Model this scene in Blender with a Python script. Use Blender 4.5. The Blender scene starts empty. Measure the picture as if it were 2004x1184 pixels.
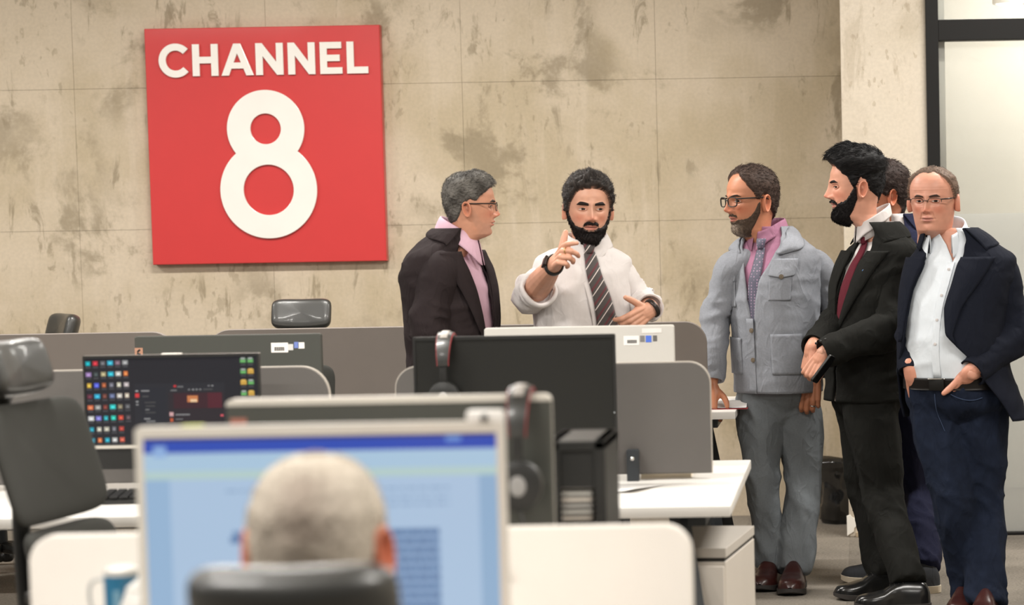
import bpy, bmesh, math, random
import numpy as np
from mathutils import Matrix, Vector

scene = bpy.context.scene
C = scene.collection
R = math.radians
rng = random.Random(7)
nrng = np.random.RandomState(11)

# ------------------------------------------------------------------ camera
FPX, CX, CY = 4800.0, 1700.0, 727.0      # focal length and optical centre in pixels of the 2004x1184 frame (the photo is a crop)
EYE, PITCH, ROLL = 1.55, 0.069, 0.0175
cam_d = bpy.data.cameras.new('camera')
cam = bpy.data.objects.new('camera', cam_d); C.objects.link(cam); scene.camera = cam
CAMM = Matrix.Translation((0, 0, EYE)) @ Matrix.Rotation(math.pi / 2 - PITCH, 4, 'X') @ Matrix.Rotation(-ROLL, 4, 'Z')
cam.matrix_world = CAMM
cam_d.sensor_width = 36.0
cam_d.lens = FPX / 2004.0 * 36.0
cam_d.shift_x = (1002.0 - CX) / 2004.0
cam_d.shift_y = (CY - 592.0) / 2004.0
cam_d.clip_start = 0.05; cam_d.clip_end = 200
cam_d.dof.use_dof = True
cam_d.dof.focus_distance = 9.6
cam_d.dof.aperture_fstop = cam_d.lens / 27.0

scene.view_settings.view_transform = 'Standard'
scene.view_settings.look = 'None'
scene.view_settings.gamma = 1.0
scene.view_settings.exposure = -0.22
scene.view_settings.use_curve_mapping = False

def ray(px, py):
    v = Vector(((px - CX) / FPX, -(py - CY) / FPX, -1.0))
    return CAMM.to_3x3() @ v
def W(px, py, Y):                       # the world point seen at a photo pixel, at depth Y
    d = ray(px, py); t = Y / d.y
    return Vector((d.x * t, Y, EYE + d.z * t))
def WZ(px, py, z):                      # the world point seen at a photo pixel, at height z
    d = ray(px, py); t = (z - EYE) / d.z
    return Vector((d.x * t, d.y * t, z))

# ------------------------------------------------------------------ world and ceiling lights
world = bpy.data.worlds.new('world'); scene.world = world; world.use_nodes = True
bg = world.node_tree.nodes['Background']
bg.inputs[0].default_value = (1.0, 0.975, 0.94, 1)
bg.inputs[1].default_value = 0.25
CEIL = 3.75
LAMPS = []
for ly in (2.6, 6.4, 9.7):
    for lx in (-5.6, -2.2, 1.2):
        LAMPS.append((lx, ly))
LAMP_POWER = 120.0

# ------------------------------------------------------------------ helpers: colour, noise, mesh
def lin(c):
    return tuple(((x / 255.0) / 12.92 if x / 255.0 <= 0.04045 else ((x / 255.0 + 0.055) / 1.055) ** 2.4) for x in c)

def vnoise(p, seed=0):                  # value noise in [-1,1], p (n,3)
    p = np.asarray(p, float); i = np.floor(p).astype(np.int64); f = p - i; f = f * f * (3 - 2 * f)
    def h(ix, iy, iz):
        n = (ix * 374761393 + iy * 668265263 + iz * 2147483647 + seed * 974634777) & 0x7fffffff
        n = ((n ^ (n >> 13)) * 1274126177) & 0x7fffffff
        n = n ^ (n >> 16)
        return (n & 0xffff) / 32767.5 - 1
    r = 0
    for dx in (0, 1):
        for dy in (0, 1):
            for dz in (0, 1):
                w = (f[:, 0] if dx else 1 - f[:, 0]) * (f[:, 1] if dy else 1 - f[:, 1]) * (f[:, 2] if dz else 1 - f[:, 2])
                r = r + w * h(i[:, 0] + dx, i[:, 1] + dy, i[:, 2] + dz)
    return r

def herm(ts, vals, tq):                 # smooth interpolation through key values
    ts = np.asarray(ts, float); v = np.asarray(vals, float); tq = np.asarray(tq, float)
    one = v.ndim == 1
    if one: v = v[:, None]
    n = len(ts); m = np.zeros_like(v)
    d = (v[1:] - v[:-1]) / (ts[1:] - ts[:-1])[:, None]
    m[0] = d[0]; m[-1] = d[-1]
    if n > 2:
        a = d[:-1]; b = d[1:]
        mm = (a + b) / 2
        if one:                         # limited slopes keep scalar profiles free of overshoot
            mm = np.where(a * b <= 0, 0, 2 * a * b / np.where(np.abs(a + b) < 1e-12, 1, a + b))
        m[1:-1] = mm
    tq = np.clip(tq, ts[0], ts[-1])
    k = np.clip(np.searchsorted(ts, tq, side='right') - 1, 0, n - 2)
    h = (ts[k + 1] - ts[k]); s = (tq - ts[k]) / h; s2 = s * s; s3 = s2 * s
    s, s2, s3, h = s[:, None], s2[:, None], s3[:, None], h[:, None]
    r = (2*s3-3*s2+1)*v[k] + (s3-2*s2+s)*h*m[k] + (-2*s3+3*s2)*v[k+1] + (s3-s2)*h*m[k+1]
    return r[:, 0] if one else r

def sstep(a, b, x):
    t = np.clip((np.asarray(x, float) - a) / (b - a), 0, 1); return t * t * (3 - 2 * t)

class MB:                               # collects geometry for ONE mesh object
    def __init__(s): s.v = []; s.f = []; s.c = []; s.n = 0
    def add(s, v, f, col=None):
        v = np.asarray(v, float).reshape(-1, 3); o = s.n
        s.v.append(v); s.f += [tuple(int(i) + o for i in q) for q in f]; s.n += len(v)
        if col is None: col = (1, 1, 1)
        col = np.asarray(col, float)
        s.c.append(np.tile(col, (len(v), 1)) if col.ndim == 1 else col)
        return s
    def grid(s, P, wrap=False, col=None, cap0=False, cap1=False, flip=False):   # P (n,m,3)
        n, m = P.shape[:2]; f = []
        mm = m if wrap else m - 1
        for i in range(n - 1):
            for j in range(mm):
                k = (j + 1) % m
                q = (i*m+j, i*m+k, (i+1)*m+k, (i+1)*m+j)
                f.append(q[::-1] if flip else q)
        if cap0: f.append(tuple(range(m))[::-1] if not flip else tuple(range(m)))
        if cap1: f.append(tuple((n-1)*m + j for j in range(m)) if not flip else tuple((n-1)*m + j for j in range(m))[::-1])
        c = None if col is None else np.asarray(col)
        if c is not None and c.ndim == 3: c = c.reshape(-1, 3)
        return s.add(P.reshape(-1, 3), f, c)
    def box(s, c, size, rot=None, ch=0.0, col=None):
        bm = bmesh.new(); bmesh.ops.create_cube(bm, size=1.0)
        bmesh.ops.scale(bm, vec=Vector(size), verts=bm.verts)
        if ch > 0: bmesh.ops.bevel(bm, geom=list(bm.edges), offset=ch, segments=2, profile=0.6, affect='EDGES', clamp_overlap=True)
        v = np.array([x.co[:] for x in bm.verts]); f = [[x.index for x in q.verts] for q in bm.faces]
        bm.free()
        if rot is not None: v = v @ np.array(rot.to_3x3()).T
        return s.add(v + np.array(c), f, col)
    def prism(s, poly, y0, y1, ch=0.002, col=None, M=None):   # outline in x,z (counter-clockwise seen from -y), solid from y0 to y1
        p = np.asarray(poly, float); n = len(p)
        a = np.roll(p, 1, 0); b = np.roll(p, -1, 0)
        e1 = p - a; e2 = b - p
        e1 /= np.linalg.norm(e1, axis=1)[:, None] + 1e-12; e2 /= np.linalg.norm(e2, axis=1)[:, None] + 1e-12
        nn = np.stack([-(e1 + e2)[:, 1], (e1 + e2)[:, 0]], 1); nn /= np.linalg.norm(nn, axis=1)[:, None] + 1e-12
        cosh = np.clip((e1 * e2).sum(1), -1, 1); sc = 1 / np.sqrt(np.clip((1 + cosh) / 2, 0.1, 1))
        q = p + nn * (ch * sc)[:, None]
        rings = [(q, y0), (p, y0 + ch), (p, y1 - ch), (q, y1)]
        P = np.zeros((4, n, 3))
        for i, (r, y) in enumerate(rings): P[i, :, 0] = r[:, 0]; P[i, :, 1] = y; P[i, :, 2] = r[:, 1]
        if M is not None:
            m3 = np.array(M); P = P @ m3[:3, :3].T + m3[:3, 3]
        return s.grid(P, wrap=True, col=col, cap0=True, cap1=True, flip=True)
    def tube(s, path, rad, n=24, m=16, up=(0, 0, 1), col=None, round0=True, round1=True, disp=None):
        return s.grid(tube_pts(path, rad, n, m, up, round0, round1, disp), wrap=True, col=col, cap0=True, cap1=True)
    def ball(s, c, r, n=12, m=16, col=None, rot=None):
        r = np.array([r]*3 if np.isscalar(r) else r)
        t = np.linspace(1e-3, math.pi - 1e-3, n)[:, None]; a = np.linspace(0, 2*math.pi, m, endpoint=False)[None, :]
        P = np.stack([np.sin(t)*np.cos(a), np.sin(t)*np.sin(a), np.cos(t)*np.ones_like(a)], -1) * r
        if rot is not None: P = P @ np.array(rot.to_3x3()).T
        return s.grid(P + np.array(c), wrap=True, col=col, cap0=True, cap1=True, flip=True)
    def arrays(s): return np.concatenate(s.v), s.f, np.concatenate(s.c)
    def xform(s, M):
        m = np.array(M); s.v = [v @ m[:3, :3].T + m[:3, 3] for v in s.v]; return s
    def mesh(s, name, mat=None, smooth=True, off=None):
        v, f, c = s.arrays()
        if off is not None: v = v - np.array(off)
        me = bpy.data.meshes.new(name); me.from_pydata(v.tolist(), [], f)
        ca = me.color_attributes.new('Col', 'FLOAT_COLOR', 'POINT')
        ca.data.foreach_set('color', np.concatenate([c, np.ones((len(c), 1))], 1).astype(np.float32).ravel())
        if mat: me.materials.append(mat)
        me.polygons.foreach_set('use_smooth', [bool(smooth)] * len(me.polygons))
        me.update()
        if smooth and smooth != 'full': me.set_sharp_from_angle(angle=R(38))
        return me
    def build(s, name, mat, parent=None, smooth=True, off=None):
        if off is None and parent is not None: off = parent.get('_org')
        o = bpy.data.objects.new(name, s.mesh(name, mat, smooth, off)); C.objects.link(o)
        if parent is not None: o.parent = parent
        return o

def tube_pts(path, rad, n=24, m=16, up=(0, 0, 1), round0=True, round1=True, disp=None):
    path = np.array([tuple(p) for p in path], float); rad = np.array(rad, float)
    if rad.ndim == 0: rad = np.full((len(path), 2), float(rad))
    if rad.ndim == 1: rad = np.stack([rad, rad], 1)
    seg = np.linalg.norm(np.diff(path, axis=0), axis=1); t = np.concatenate([[0], np.cumsum(seg)])
    tq = np.linspace(0, t[-1], n)
    P = herm(t, path, tq); r = np.stack([herm(t, rad[:, 0], tq), herm(t, rad[:, 1], tq)], 1)
    T = np.gradient(P, axis=0); T /= np.linalg.norm(T, axis=1)[:, None] + 1e-12
    u = np.array(up, float); rings = []; ang = np.linspace(0, 2*math.pi, m, endpoint=False)
    # frame by projection of "up", carried along
    prev = None; fr = []
    for i in range(n):
        a = u if prev is None else prev
        a = a - T[i] * (a @ T[i])
        if np.linalg.norm(a) < 1e-4: a = np.array([1, 0, 0]) - T[i] * T[i][0]
        a /= np.linalg.norm(a); b = np.cross(T[i], a); prev = a; fr.append((a, b))
    def ring(c, a, b, r0, r1): return c + np.cos(ang)[:, None]*a*r0 + np.sin(ang)[:, None]*b*r1
    if round0:
        a, b = fr[0]
        for k in (0.02, 0.35, 0.7, 0.92):
            q = math.sqrt(1 - (1-k)**2); rings.append(ring(P[0] - T[0]*max(r[0])*(1-k), a, b, r[0][0]*q, r[0][1]*q))
    body0 = len(rings)
    for i in range(n): rings.append(ring(P[i], fr[i][0], fr[i][1], r[i][0], r[i][1]))
    if disp is not None:
        A = np.array(rings[body0:]); cen = P[:, None, :]
        d = A - cen; L = np.linalg.norm(d, axis=2, keepdims=True) + 1e-9
        k = disp((tq/t[-1])[:, None]*np.ones((1, m)), ang[None, :]*np.ones((n, 1)), A)
        A = A + d / L * k[:, :, None]; rings[body0:] = list(A)
    if round1:
        a, b = fr[-1]
        for k in (0.92, 0.7, 0.35, 0.02):
            q = math.sqrt(1 - (1-k)**2); rings.append(ring(P[-1] + T[-1]*max(r[-1])*(1-k), a, b, r[-1][0]*q, r[-1][1]*q))
    return np.array(rings)

def rrect(x0, z0, x1, z1, r, k=7):       # rounded rectangle outline; r one radius or (bl, br, tr, tl)
    rr = [r]*4 if np.isscalar(r) else r
    out = []
    for (cx, cz, a0, q) in ((x0, z0, 180, rr[0]), (x1, z0, 270, rr[1]), (x1, z1, 0, rr[2]), (x0, z1, 90, rr[3])):
        if q <= 0: out.append((cx, cz)); continue
        ox = cx + (q if cx == x0 else -q); oz = cz + (q if cz == z0 else -q)
        for i in range(k):
            a = R(a0 + 90.0 * i / (k - 1)); out.append((ox + q*math.cos(a), oz + q*math.sin(a)))
    return out

def remesh(mb, voxel, smooth_it=4, smooth_f=0.5):   # melt overlapping closed shapes into one continuous surface
    me = mb.mesh('tmp', None, False); o = bpy.data.objects.new('tmp', me); C.objects.link(o)
    m = o.modifiers.new('r', 'REMESH'); m.mode = 'VOXEL'; m.voxel_size = voxel; m.use_smooth_shade = True
    if smooth_it:
        k = o.modifiers.new('s', 'SMOOTH'); k.iterations = smooth_it; k.factor = smooth_f
    dg = bpy.context.evaluated_depsgraph_get(); dg.update()
    ev = o.evaluated_get(dg); m2 = ev.to_mesh()
    v = np.zeros(len(m2.vertices)*3); m2.vertices.foreach_get('co', v); v = v.reshape(-1, 3)
    nr = np.zeros(len(m2.vertices)*3); m2.vertices.foreach_get('normal', nr); nr = nr.reshape(-1, 3)
    f = [tuple(p.vertices) for p in m2.polygons]
    ev.to_mesh_clear(); bpy.data.objects.remove(o); bpy.data.meshes.remove(me)
    return v, f, nr

def curve_solid(loops, depth, bevel=0.002):   # filled outlines (with holes) -> solid in x,z, facing -y; returns verts, faces
    cu = bpy.data.curves.new('tmp', 'CURVE'); cu.dimensions = '2D'; cu.fill_mode = 'BOTH'; cu.extrude = depth/2; cu.bevel_depth = bevel; cu.bevel_resolution = 1
    for lp in loops:
        sp = cu.splines.new('POLY'); sp.points.add(len(lp) - 1)
        for p, q in zip(sp.points, lp): p.co = (q[0], q[1], 0, 1)
        sp.use_cyclic_u = True
    o = bpy.data.objects.new('tmp', cu); C.objects.link(o)
    dg = bpy.context.evaluated_depsgraph_get(); dg.update(); ev = o.evaluated_get(dg); me = ev.to_mesh()
    v = np.array([x.co[:] for x in me.vertices]); f = [tuple(p.vertices) for p in me.polygons]
    ev.to_mesh_clear(); bpy.data.objects.remove(o); bpy.data.curves.remove(cu)
    return np.stack([v[:, 0], -v[:, 2], v[:, 1]], 1), f

def tag(o, label=None, cat=None, group=None, kind=None):
    if label: o['label'] = label
    if cat: o['category'] = cat
    if group: o['group'] = group
    if kind: o['kind'] = kind
    return o
def thing(name, loc, label, cat, group=None, rz=0.0, kind=None):
    o = bpy.data.objects.new(name, None); C.objects.link(o); o.location = loc; o.rotation_euler = (0, 0, rz)
    o.empty_display_size = 0.1
    return tag(o, label, cat, group, kind)
def copy_tree(o, parent=None):
    c = o.copy(); C.objects.link(c); c.parent = parent
    for ch in list(o.children): copy_tree(ch, c)
    return c

# ------------------------------------------------------------------ materials
MATS = {}
def nodes(name):
    m = bpy.data.materials.new(name); m.use_nodes = True
    nt = m.node_tree; return m, nt, nt.nodes, nt.links, nt.nodes['Principled BSDF']
def mat(name, col, rough=0.5, metal=0.0, bump=0.0, bscale=300.0, var=0.0, vscale=8.0, sheen=0.0, spec=0.5, coat=0.0, stretch=None):
    if name in MATS: return MATS[name]
    m, nt, N, L, b = nodes(name)
    c = lin(col) + (1,)
    b.inputs['Base Color'].default_value = c; b.inputs['Roughness'].default_value = rough; b.inputs['Metallic'].default_value = metal
    b.inputs['Specular IOR Level'].default_value = spec
    if sheen: b.inputs['Sheen Weight'].default_value = sheen; b.inputs['Sheen Roughness'].default_value = 0.5
    if coat: b.inputs['Coat Weight'].default_value = coat; b.inputs['Coat Roughness'].default_value = 0.08
    tc = N.new('ShaderNodeTexCoord'); src = tc.outputs['Object']
    if stretch:
        mp = N.new('ShaderNodeMapping'); mp.inputs['Scale'].default_value = stretch; L.new(src, mp.inputs['Vector']); src = mp.outputs['Vector']
    nz = N.new('ShaderNodeTexNoise'); nz.inputs['Scale'].default_value = vscale; nz.inputs['Detail'].default_value = 5; L.new(src, nz.inputs['Vector'])
    mx = N.new('ShaderNodeMix'); mx.data_type = 'RGBA'; mx.blend_type = 'MULTIPLY'
    mx.inputs[6].default_value = c; rp = N.new('ShaderNodeMapRange')
    rp.inputs['From Min'].default_value = 0.3; rp.inputs['From Max'].default_value = 0.7; rp.inputs['To Min'].default_value = 1 - (var or 0.03); rp.inputs['To Max'].default_value = 1.0
    L.new(nz.outputs['Fac'], rp.inputs['Value'])
    cb = N.new('ShaderNodeCombineColor')
    for k in range(3): L.new(rp.outputs['Result'], cb.inputs[k])
    mx.inputs[0].default_value = 1.0; L.new(cb.outputs[0], mx.inputs[7]); L.new(mx.outputs[2], b.inputs['Base Color'])
    if bump:
        n2 = N.new('ShaderNodeTexNoise'); n2.inputs['Scale'].default_value = bscale; n2.inputs['Detail'].default_value = 2; L.new(src, n2.inputs['Vector'])
        bp = N.new('ShaderNodeBump'); bp.inputs['Strength'].default_value = bump; bp.inputs['Distance'].default_value = 0.002
        L.new(n2.outputs['Fac'], bp.inputs['Height']); L.new(bp.outputs['Normal'], b.inputs['Normal'])
    MATS[name] = m; return m
def vcol(name, rough=0.5, spec=0.5, bump=0.0, bscale=200.0, emit=0.0, sss=0.0, sheen=0.0, stretch=None):   # colour carried by the mesh itself (print, skin tone, hair tone)
    if name in MATS: return MATS[name]
    m, nt, N, L, b = nodes(name)
    at = N.new('ShaderNodeAttribute'); at.attribute_name = 'Col'
    b.inputs['Roughness'].default_value = rough; b.inputs['Specular IOR Level'].default_value = spec
    if emit:
        b.inputs['Base Color'].default_value = (0.01, 0.01, 0.012, 1); L.new(at.outputs['Color'], b.inputs['Emission Color']); b.inputs['Emission Strength'].default_value = emit
    else: L.new(at.outputs['Color'], b.inputs['Base Color'])
    if sss:
        b.inputs['Subsurface Weight'].default_value = sss; b.inputs['Subsurface Radius'].default_value = (0.012, 0.005, 0.003); b.inputs['Subsurface Scale'].default_value = 0.6
    if sheen: b.inputs['Sheen Weight'].default_value = sheen
    if bump:
        tc = N.new('ShaderNodeTexCoord'); src = tc.outputs['Object']
        if stretch:
            mp = N.new('ShaderNodeMapping'); mp.inputs['Scale'].default_value = stretch; L.new(src, mp.inputs['Vector']); src = mp.outputs['Vector']
        n2 = N.new('ShaderNodeTexNoise'); n2.inputs['Scale'].default_value = bscale; n2.inputs['Detail'].default_value = 3; L.new(src, n2.inputs['Vector'])
        bp = N.new('ShaderNodeBump'); bp.inputs['Strength'].default_value = bump; bp.inputs['Distance'].default_value = 0.002
        L.new(n2.outputs['Fac'], bp.inputs['Height']); L.new(bp.outputs['Normal'], b.inputs['Normal'])
    MATS[name] = m; return m

def concrete(name, base, dark, pale, seed, amount=1.0):
    m, nt, N, L, b = nodes(name)
    g = N.new('ShaderNodeNewGeometry')
    def tex(scale, detail, off, sc=(1, 1, 1), rough=0.55, dist=0.0):
        mp = N.new('ShaderNodeMapping'); mp.inputs['Location'].default_value = (off, off*1.7, off*.6); mp.inputs['Scale'].default_value = sc
        L.new(g.outputs['Position'], mp.inputs['Vector'])
        t = N.new('ShaderNodeTexNoise'); t.inputs['Scale'].default_value = scale; t.inputs['Detail'].default_value = detail
        t.inputs['Roughness'].default_value = rough; t.inputs['Distortion'].default_value = dist
        L.new(mp.outputs['Vector'], t.inputs['Vector']); return t.outputs['Fac']
    def ramp(src, a, c, lo=0.0, hi=1.0):
        r = N.new('ShaderNodeMapRange'); r.interpolation_type = 'SMOOTHSTEP'
        r.inputs['From Min'].default_value = a; r.inputs['From Max'].default_value = c; r.inputs['To Min'].default_value = lo; r.inputs['To Max'].default_value = hi
        L.new(src, r.inputs['Value']); return r.outputs['Result']
    def mix(fac, c1, c2, blend='MIX'):
        x = N.new('ShaderNodeMix'); x.data_type = 'RGBA'; x.blend_type = blend
        if hasattr(fac, 'name'): L.new(fac, x.inputs[0])
        else: x.inputs[0].default_value = fac
        for i, c in ((6, c1), (7, c2)):
            if hasattr(c, 'name'): L.new(c, x.inputs[i])
            else: x.inputs[i].default_value = lin(c) + (1,)
        return x.outputs[2]
    def mul(a, c):
        x = N.new('ShaderNodeMath'); x.operation = 'MULTIPLY'; L.new(a, x.inputs[0])
        if hasattr(c, 'name'): L.new(c, x.inputs[1])
        else: x.inputs[1].default_value = c
        return x.outputs[0]
    clouds = ramp(tex(1.6, 5, seed), 0.38, 0.62)
    col = mix(mul(clouds, 0.75), base, pale)
    streak = ramp(tex(1.3, 6, seed+3, (4.5, 1, 0.5), 0.65), 0.50, 0.66)
    col = mix(mul(streak, 0.55), col, pale)
    blotch = ramp(tex(2.6, 7, seed+7, (1, 1, 1.0), 0.68, 0.3), 0.50, 0.62)
    blotch = mul(blotch, ramp(tex(1.3, 2, seed+9), 0.46, 0.60))
    col = mix(mul(blotch, 0.62*amount), col, dark)
    drip = mul(ramp(tex(3.0, 7, seed+12, (3.2, 1, 0.9), 0.7, 0.6), 0.55, 0.63), ramp(tex(1.6, 2, seed+13), 0.46, 0.56))
    col = mix(mul(drip, 0.62*amount), col, dark)
    pits = mul(ramp(tex(26, 3, seed+15, (1.2, 1, .55), 0.5), 0.60, 0.66), ramp(tex(2.5, 2, seed+17), 0.48, 0.6))
    col = mix(mul(pits, 0.38), col, dark)
    fine = ramp(tex(60, 4, seed+20), 0.3, 0.7, 0.94, 1.03)
    cb = N.new('ShaderNodeCombineColor')
    for k in range(3): L.new(fine, cb.inputs[k])
    col = mix(1.0, col, cb.outputs[0], 'MULTIPLY')
    L.new(col, b.inputs['Base Color']); b.inputs['Roughness'].default_value = 0.62; b.inputs['Specular IOR Level'].default_value = 0.35
    ht = mix(0.5, tex(5, 6, seed+22), pits)
    bp = N.new('ShaderNodeBump'); bp.inputs['Strength'].default_value = 0.25; bp.inputs['Distance'].default_value = 0.006; bp.invert = True
    L.new(ht, bp.inputs['Height']); L.new(bp.outputs['Normal'], b.inputs['Normal'])
    return m

def carpet_mat():
    m, nt, N, L, b = nodes('carpet')
    g = N.new('ShaderNodeNewGeometry')
    mp = N.new('ShaderNodeMapping'); mp.inputs['Scale'].default_value = (1, 3.0, 1); L.new(g.outputs['Position'], mp.inputs['Vector'])
    n1 = N.new('ShaderNodeTexNoise'); n1.inputs['Scale'].default_value = 90; n1.inputs['Detail'].default_value = 4; L.new(mp.outputs[0], n1.inputs['Vector'])
    n2 = N.new('ShaderNodeTexNoise'); n2.inputs['Scale'].default_value = 2.2; n2.inputs['Detail'].default_value = 3; L.new(g.outputs['Position'], n2.inputs['Vector'])
    oi = N.new('ShaderNodeObjectInfo')
    r = N.new('ShaderNodeValToRGB'); r.color_ramp.elements[0].position = 0.32; r.color_ramp.elements[1].position = 0.68
    r.color_ramp.elements[0].color = lin((78, 73, 67)) + (1,); r.color_ramp.elements[1].color = lin((142, 135, 125)) + (1,)
    ad = N.new('ShaderNodeMath'); ad.operation = 'MULTIPLY_ADD'; ad.inputs[1].default_value = 0.35; L.new(n2.outputs['Fac'], ad.inputs[0])
    s2 = N.new('ShaderNodeMath'); s2.operation = 'MULTIPLY_ADD'; s2.inputs[1].default_value = 0.75; s2.inputs[2].default_value = -0.05; L.new(n1.outputs['Fac'], s2.inputs[0]); L.new(s2.outputs[0], ad.inputs[2])
    tone = N.new('ShaderNodeMath'); tone.operation = 'MULTIPLY_ADD'; tone.inputs[1].default_value = 0.10; L.new(oi.outputs['Random'], tone.inputs[0]); L.new(ad.outputs[0], tone.inputs[2])
    L.new(tone.outputs[0], r.inputs['Fac']); L.new(r.outputs[0], b.inputs['Base Color'])
    b.inputs['Roughness'].default_value = 0.95; b.inputs['Specular IOR Level'].default_value = 0.1
    bp = N.new('ShaderNodeBump'); bp.inputs['Strength'].default_value = 0.5; bp.inputs['Distance'].default_value = 0.004
    L.new(n1.outputs['Fac'], bp.inputs['Height']); L.new(bp.outputs['Normal'], b.inputs['Normal'])
    return m

def glass_mat(name, tint=(0.95, 0.96, 0.95), haze=0.0, rough=0.0):   # clear pane with an optional whitish film
    m, nt, N, L, b = nodes(name); nt.nodes.remove(b)
    out = nt.nodes['Material Output']
    tr = N.new('ShaderNodeBsdfTransparent'); tr.inputs[0].default_value = tint + (1,)
    gl = N.new('ShaderNodeBsdfGlossy'); gl.inputs['Roughness'].default_value = rough
    fr = N.new('ShaderNodeFresnel'); fr.inputs[0].default_value = 1.45
    mx = N.new('ShaderNodeMixShader'); L.new(fr.outputs[0], mx.inputs[0]); L.new(tr.outputs[0], mx.inputs[1]); L.new(gl.outputs[0], mx.inputs[2])
    last = mx.outputs[0]
    if haze:
        df = N.new('ShaderNodeBsdfDiffuse'); df.inputs[0].default_value = (0.84, 0.84, 0.82, 1)
        tl = N.new('ShaderNodeBsdfTranslucent'); tl.inputs[0].default_value = (0.86, 0.86, 0.84, 1)
        ad = N.new('ShaderNodeMixShader'); ad.inputs[0].default_value = 0.5; L.new(df.outputs[0], ad.inputs[1]); L.new(tl.outputs[0], ad.inputs[2])
        m2 = N.new('ShaderNodeMixShader'); m2.inputs[0].default_value = haze; L.new(last, m2.inputs[1]); L.new(ad.outputs[0], m2.inputs[2]); last = m2.outputs[0]
    L.new(last, out.inputs['Surface']); MATS[name] = m; return m
def emis(name, col, strength):
    m, nt, N, L, b = nodes(name)
    b.inputs['Base Color'].default_value = (0.02, 0.02, 0.02, 1); b.inputs['Emission Color'].default_value = lin(col) + (1,); b.inputs['Emission Strength'].default_value = strength
    MATS[name] = m; return m

M_conc = concrete('concrete_wall', (182, 167, 141), (128, 115, 91), (204, 190, 170), 3.0)
M_col = concrete('concrete_column', (188, 177, 159), (142, 127, 103), (201, 190, 174), 21.0, 0.45)
M_carpet = carpet_mat()
M_frame = mat('black_aluminium', (24, 23, 22), 0.5, spec=0.2)
M_white = mat('white_laminate', (222, 219, 214), 0.35)
M_whitep = mat('white_panel', (236, 230, 222), 0.5)
M_greyp = mat('grey_fabric_panel', (94, 90, 87), 0.85, bump=0.25, bscale=700, var=0.05)
M_greyedge = mat('grey_panel_edge', (172, 165, 155), 0.5)
M_black = mat('black_plastic', (34, 34, 33), 0.42)
M_monback = mat('charcoal_plastic', (66, 67, 62), 0.5)
M_monsilver = mat('silver_plastic', (196, 193, 187), 0.4)
M_silver = mat('brushed_silver', (208, 203, 193), 0.35, 0.15)
M_leather = mat('black_leather', (40, 40, 38), 0.42, bump=0.12, bscale=220, spec=0.8, coat=0.25)
M_mesh = mat('black_mesh_fabric', (48, 48, 44), 0.9, bump=0.5, bscale=900)
M_dsteel = mat('dark_steel', (44, 48, 52), 0.4)
M_chrome = mat('chrome', (205, 203, 200), 0.18, 1.0)
M_print = vcol('print', 0.6)
M_screen_off = mat('dark_screen', (33, 33, 31), 0.32)
# ------------------------------------------------------------------ the room
YW, YC = 12.15, 11.30                    # depth of the back wall and of the column face
def struct(o): o['kind'] = 'structure'; return o
xl = W(1652, 500, YC).x; xr = W(1822, 500, YC).x
fl = MB(); fl.box((-2.5, 6.0, -0.11), (15.0, 18.0, 0.2)); floor = struct(fl.build('floor', M_carpet, smooth=False))
tile = None
for i in range(-3, 6):
    for j in range(0, 9):
        if tile is None:
            t = MB(); t.box((0, 0, 0), (0.4995, 0.4995, 0.012)); tile = t.mesh('carpet_tile', M_carpet, False)
        o = bpy.data.objects.new('carpet_tile', tile); C.objects.link(o); o.parent = floor
        o.location = (-0.1 + 0.5*i + 0.25, 8.05 + 0.5*j, -0.006); o.rotation_euler = (0, 0, math.pi/2 * ((i + j) % 2))
wl = MB(); wl.box((-4.6, YW + 0.12, CEIL/2), (10.0, 0.2, CEIL)); wall = struct(wl.build('wall_back', M_conc, smooth=False))
jx = [W(px, py, YW).x for px, py in ((150, 300), (528, 300), (908, 300), (1287, 300), (1662, 300))]
step = (jx[-1] - jx[0]) / 4
xs = [jx[0] - step*k for k in (5, 4, 3, 2, 1)] + jx[:4] + [xl + 0.02]
zs = [0.0, W(760, 441, YW).z, W(1560, 150, YW).z, CEIL]
for i in range(len(xs) - 1):
    for k in range(3):
        pb = MB(); dx = xs[i+1] - xs[i] - 0.0014; dz = zs[k+1] - zs[k] - 0.0014
        pb.box(((xs[i] + xs[i+1])/2, YW + 0.02 + rng.uniform(-.0006, .0006), (zs[k] + zs[k+1])/2), (dx, 0.04, dz))
        pb.build('concrete_panel', M_conc, wall, smooth=False)
cb = MB(); cb.box(((xl + xr)/2, YC + 0.55, CEIL/2), (xr - xl, 1.1, CEIL), ch=0.006); column = struct(cb.build('wall_column', M_col, smooth=False))
# the chipped corner at the foot of the column, where white plaster shows
chip = [(1657, 1010), (1664, 1007), (1668, 1012), (1674, 1014), (1676, 1022), (1677, 1029), (1672, 1033), (1671, 1040), (1667, 1043), (1662, 1046), (1658, 1049)]
lp = [(W(x, y, YC).x, W(x, y, YC).z) for x, y in chip][::-1]
cm = MB(); cm.prism(lp, YC - 0.004, YC + 0.01, ch=0.001); cm.build('exposed_plaster', mat('plaster', (244, 240, 232), 0.9), column, smooth=False)
kb = MB(); kb.box(((xl+xr)/2 - .02, YC - 0.003, 0.012), (xr - xl - 0.1, 0.02, 0.024), ch=0.004); kb.build('crumbled_edge', mat('crumb', (176, 158, 132), 0.95, bump=0.6, bscale=40), column, smooth=False)

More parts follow.
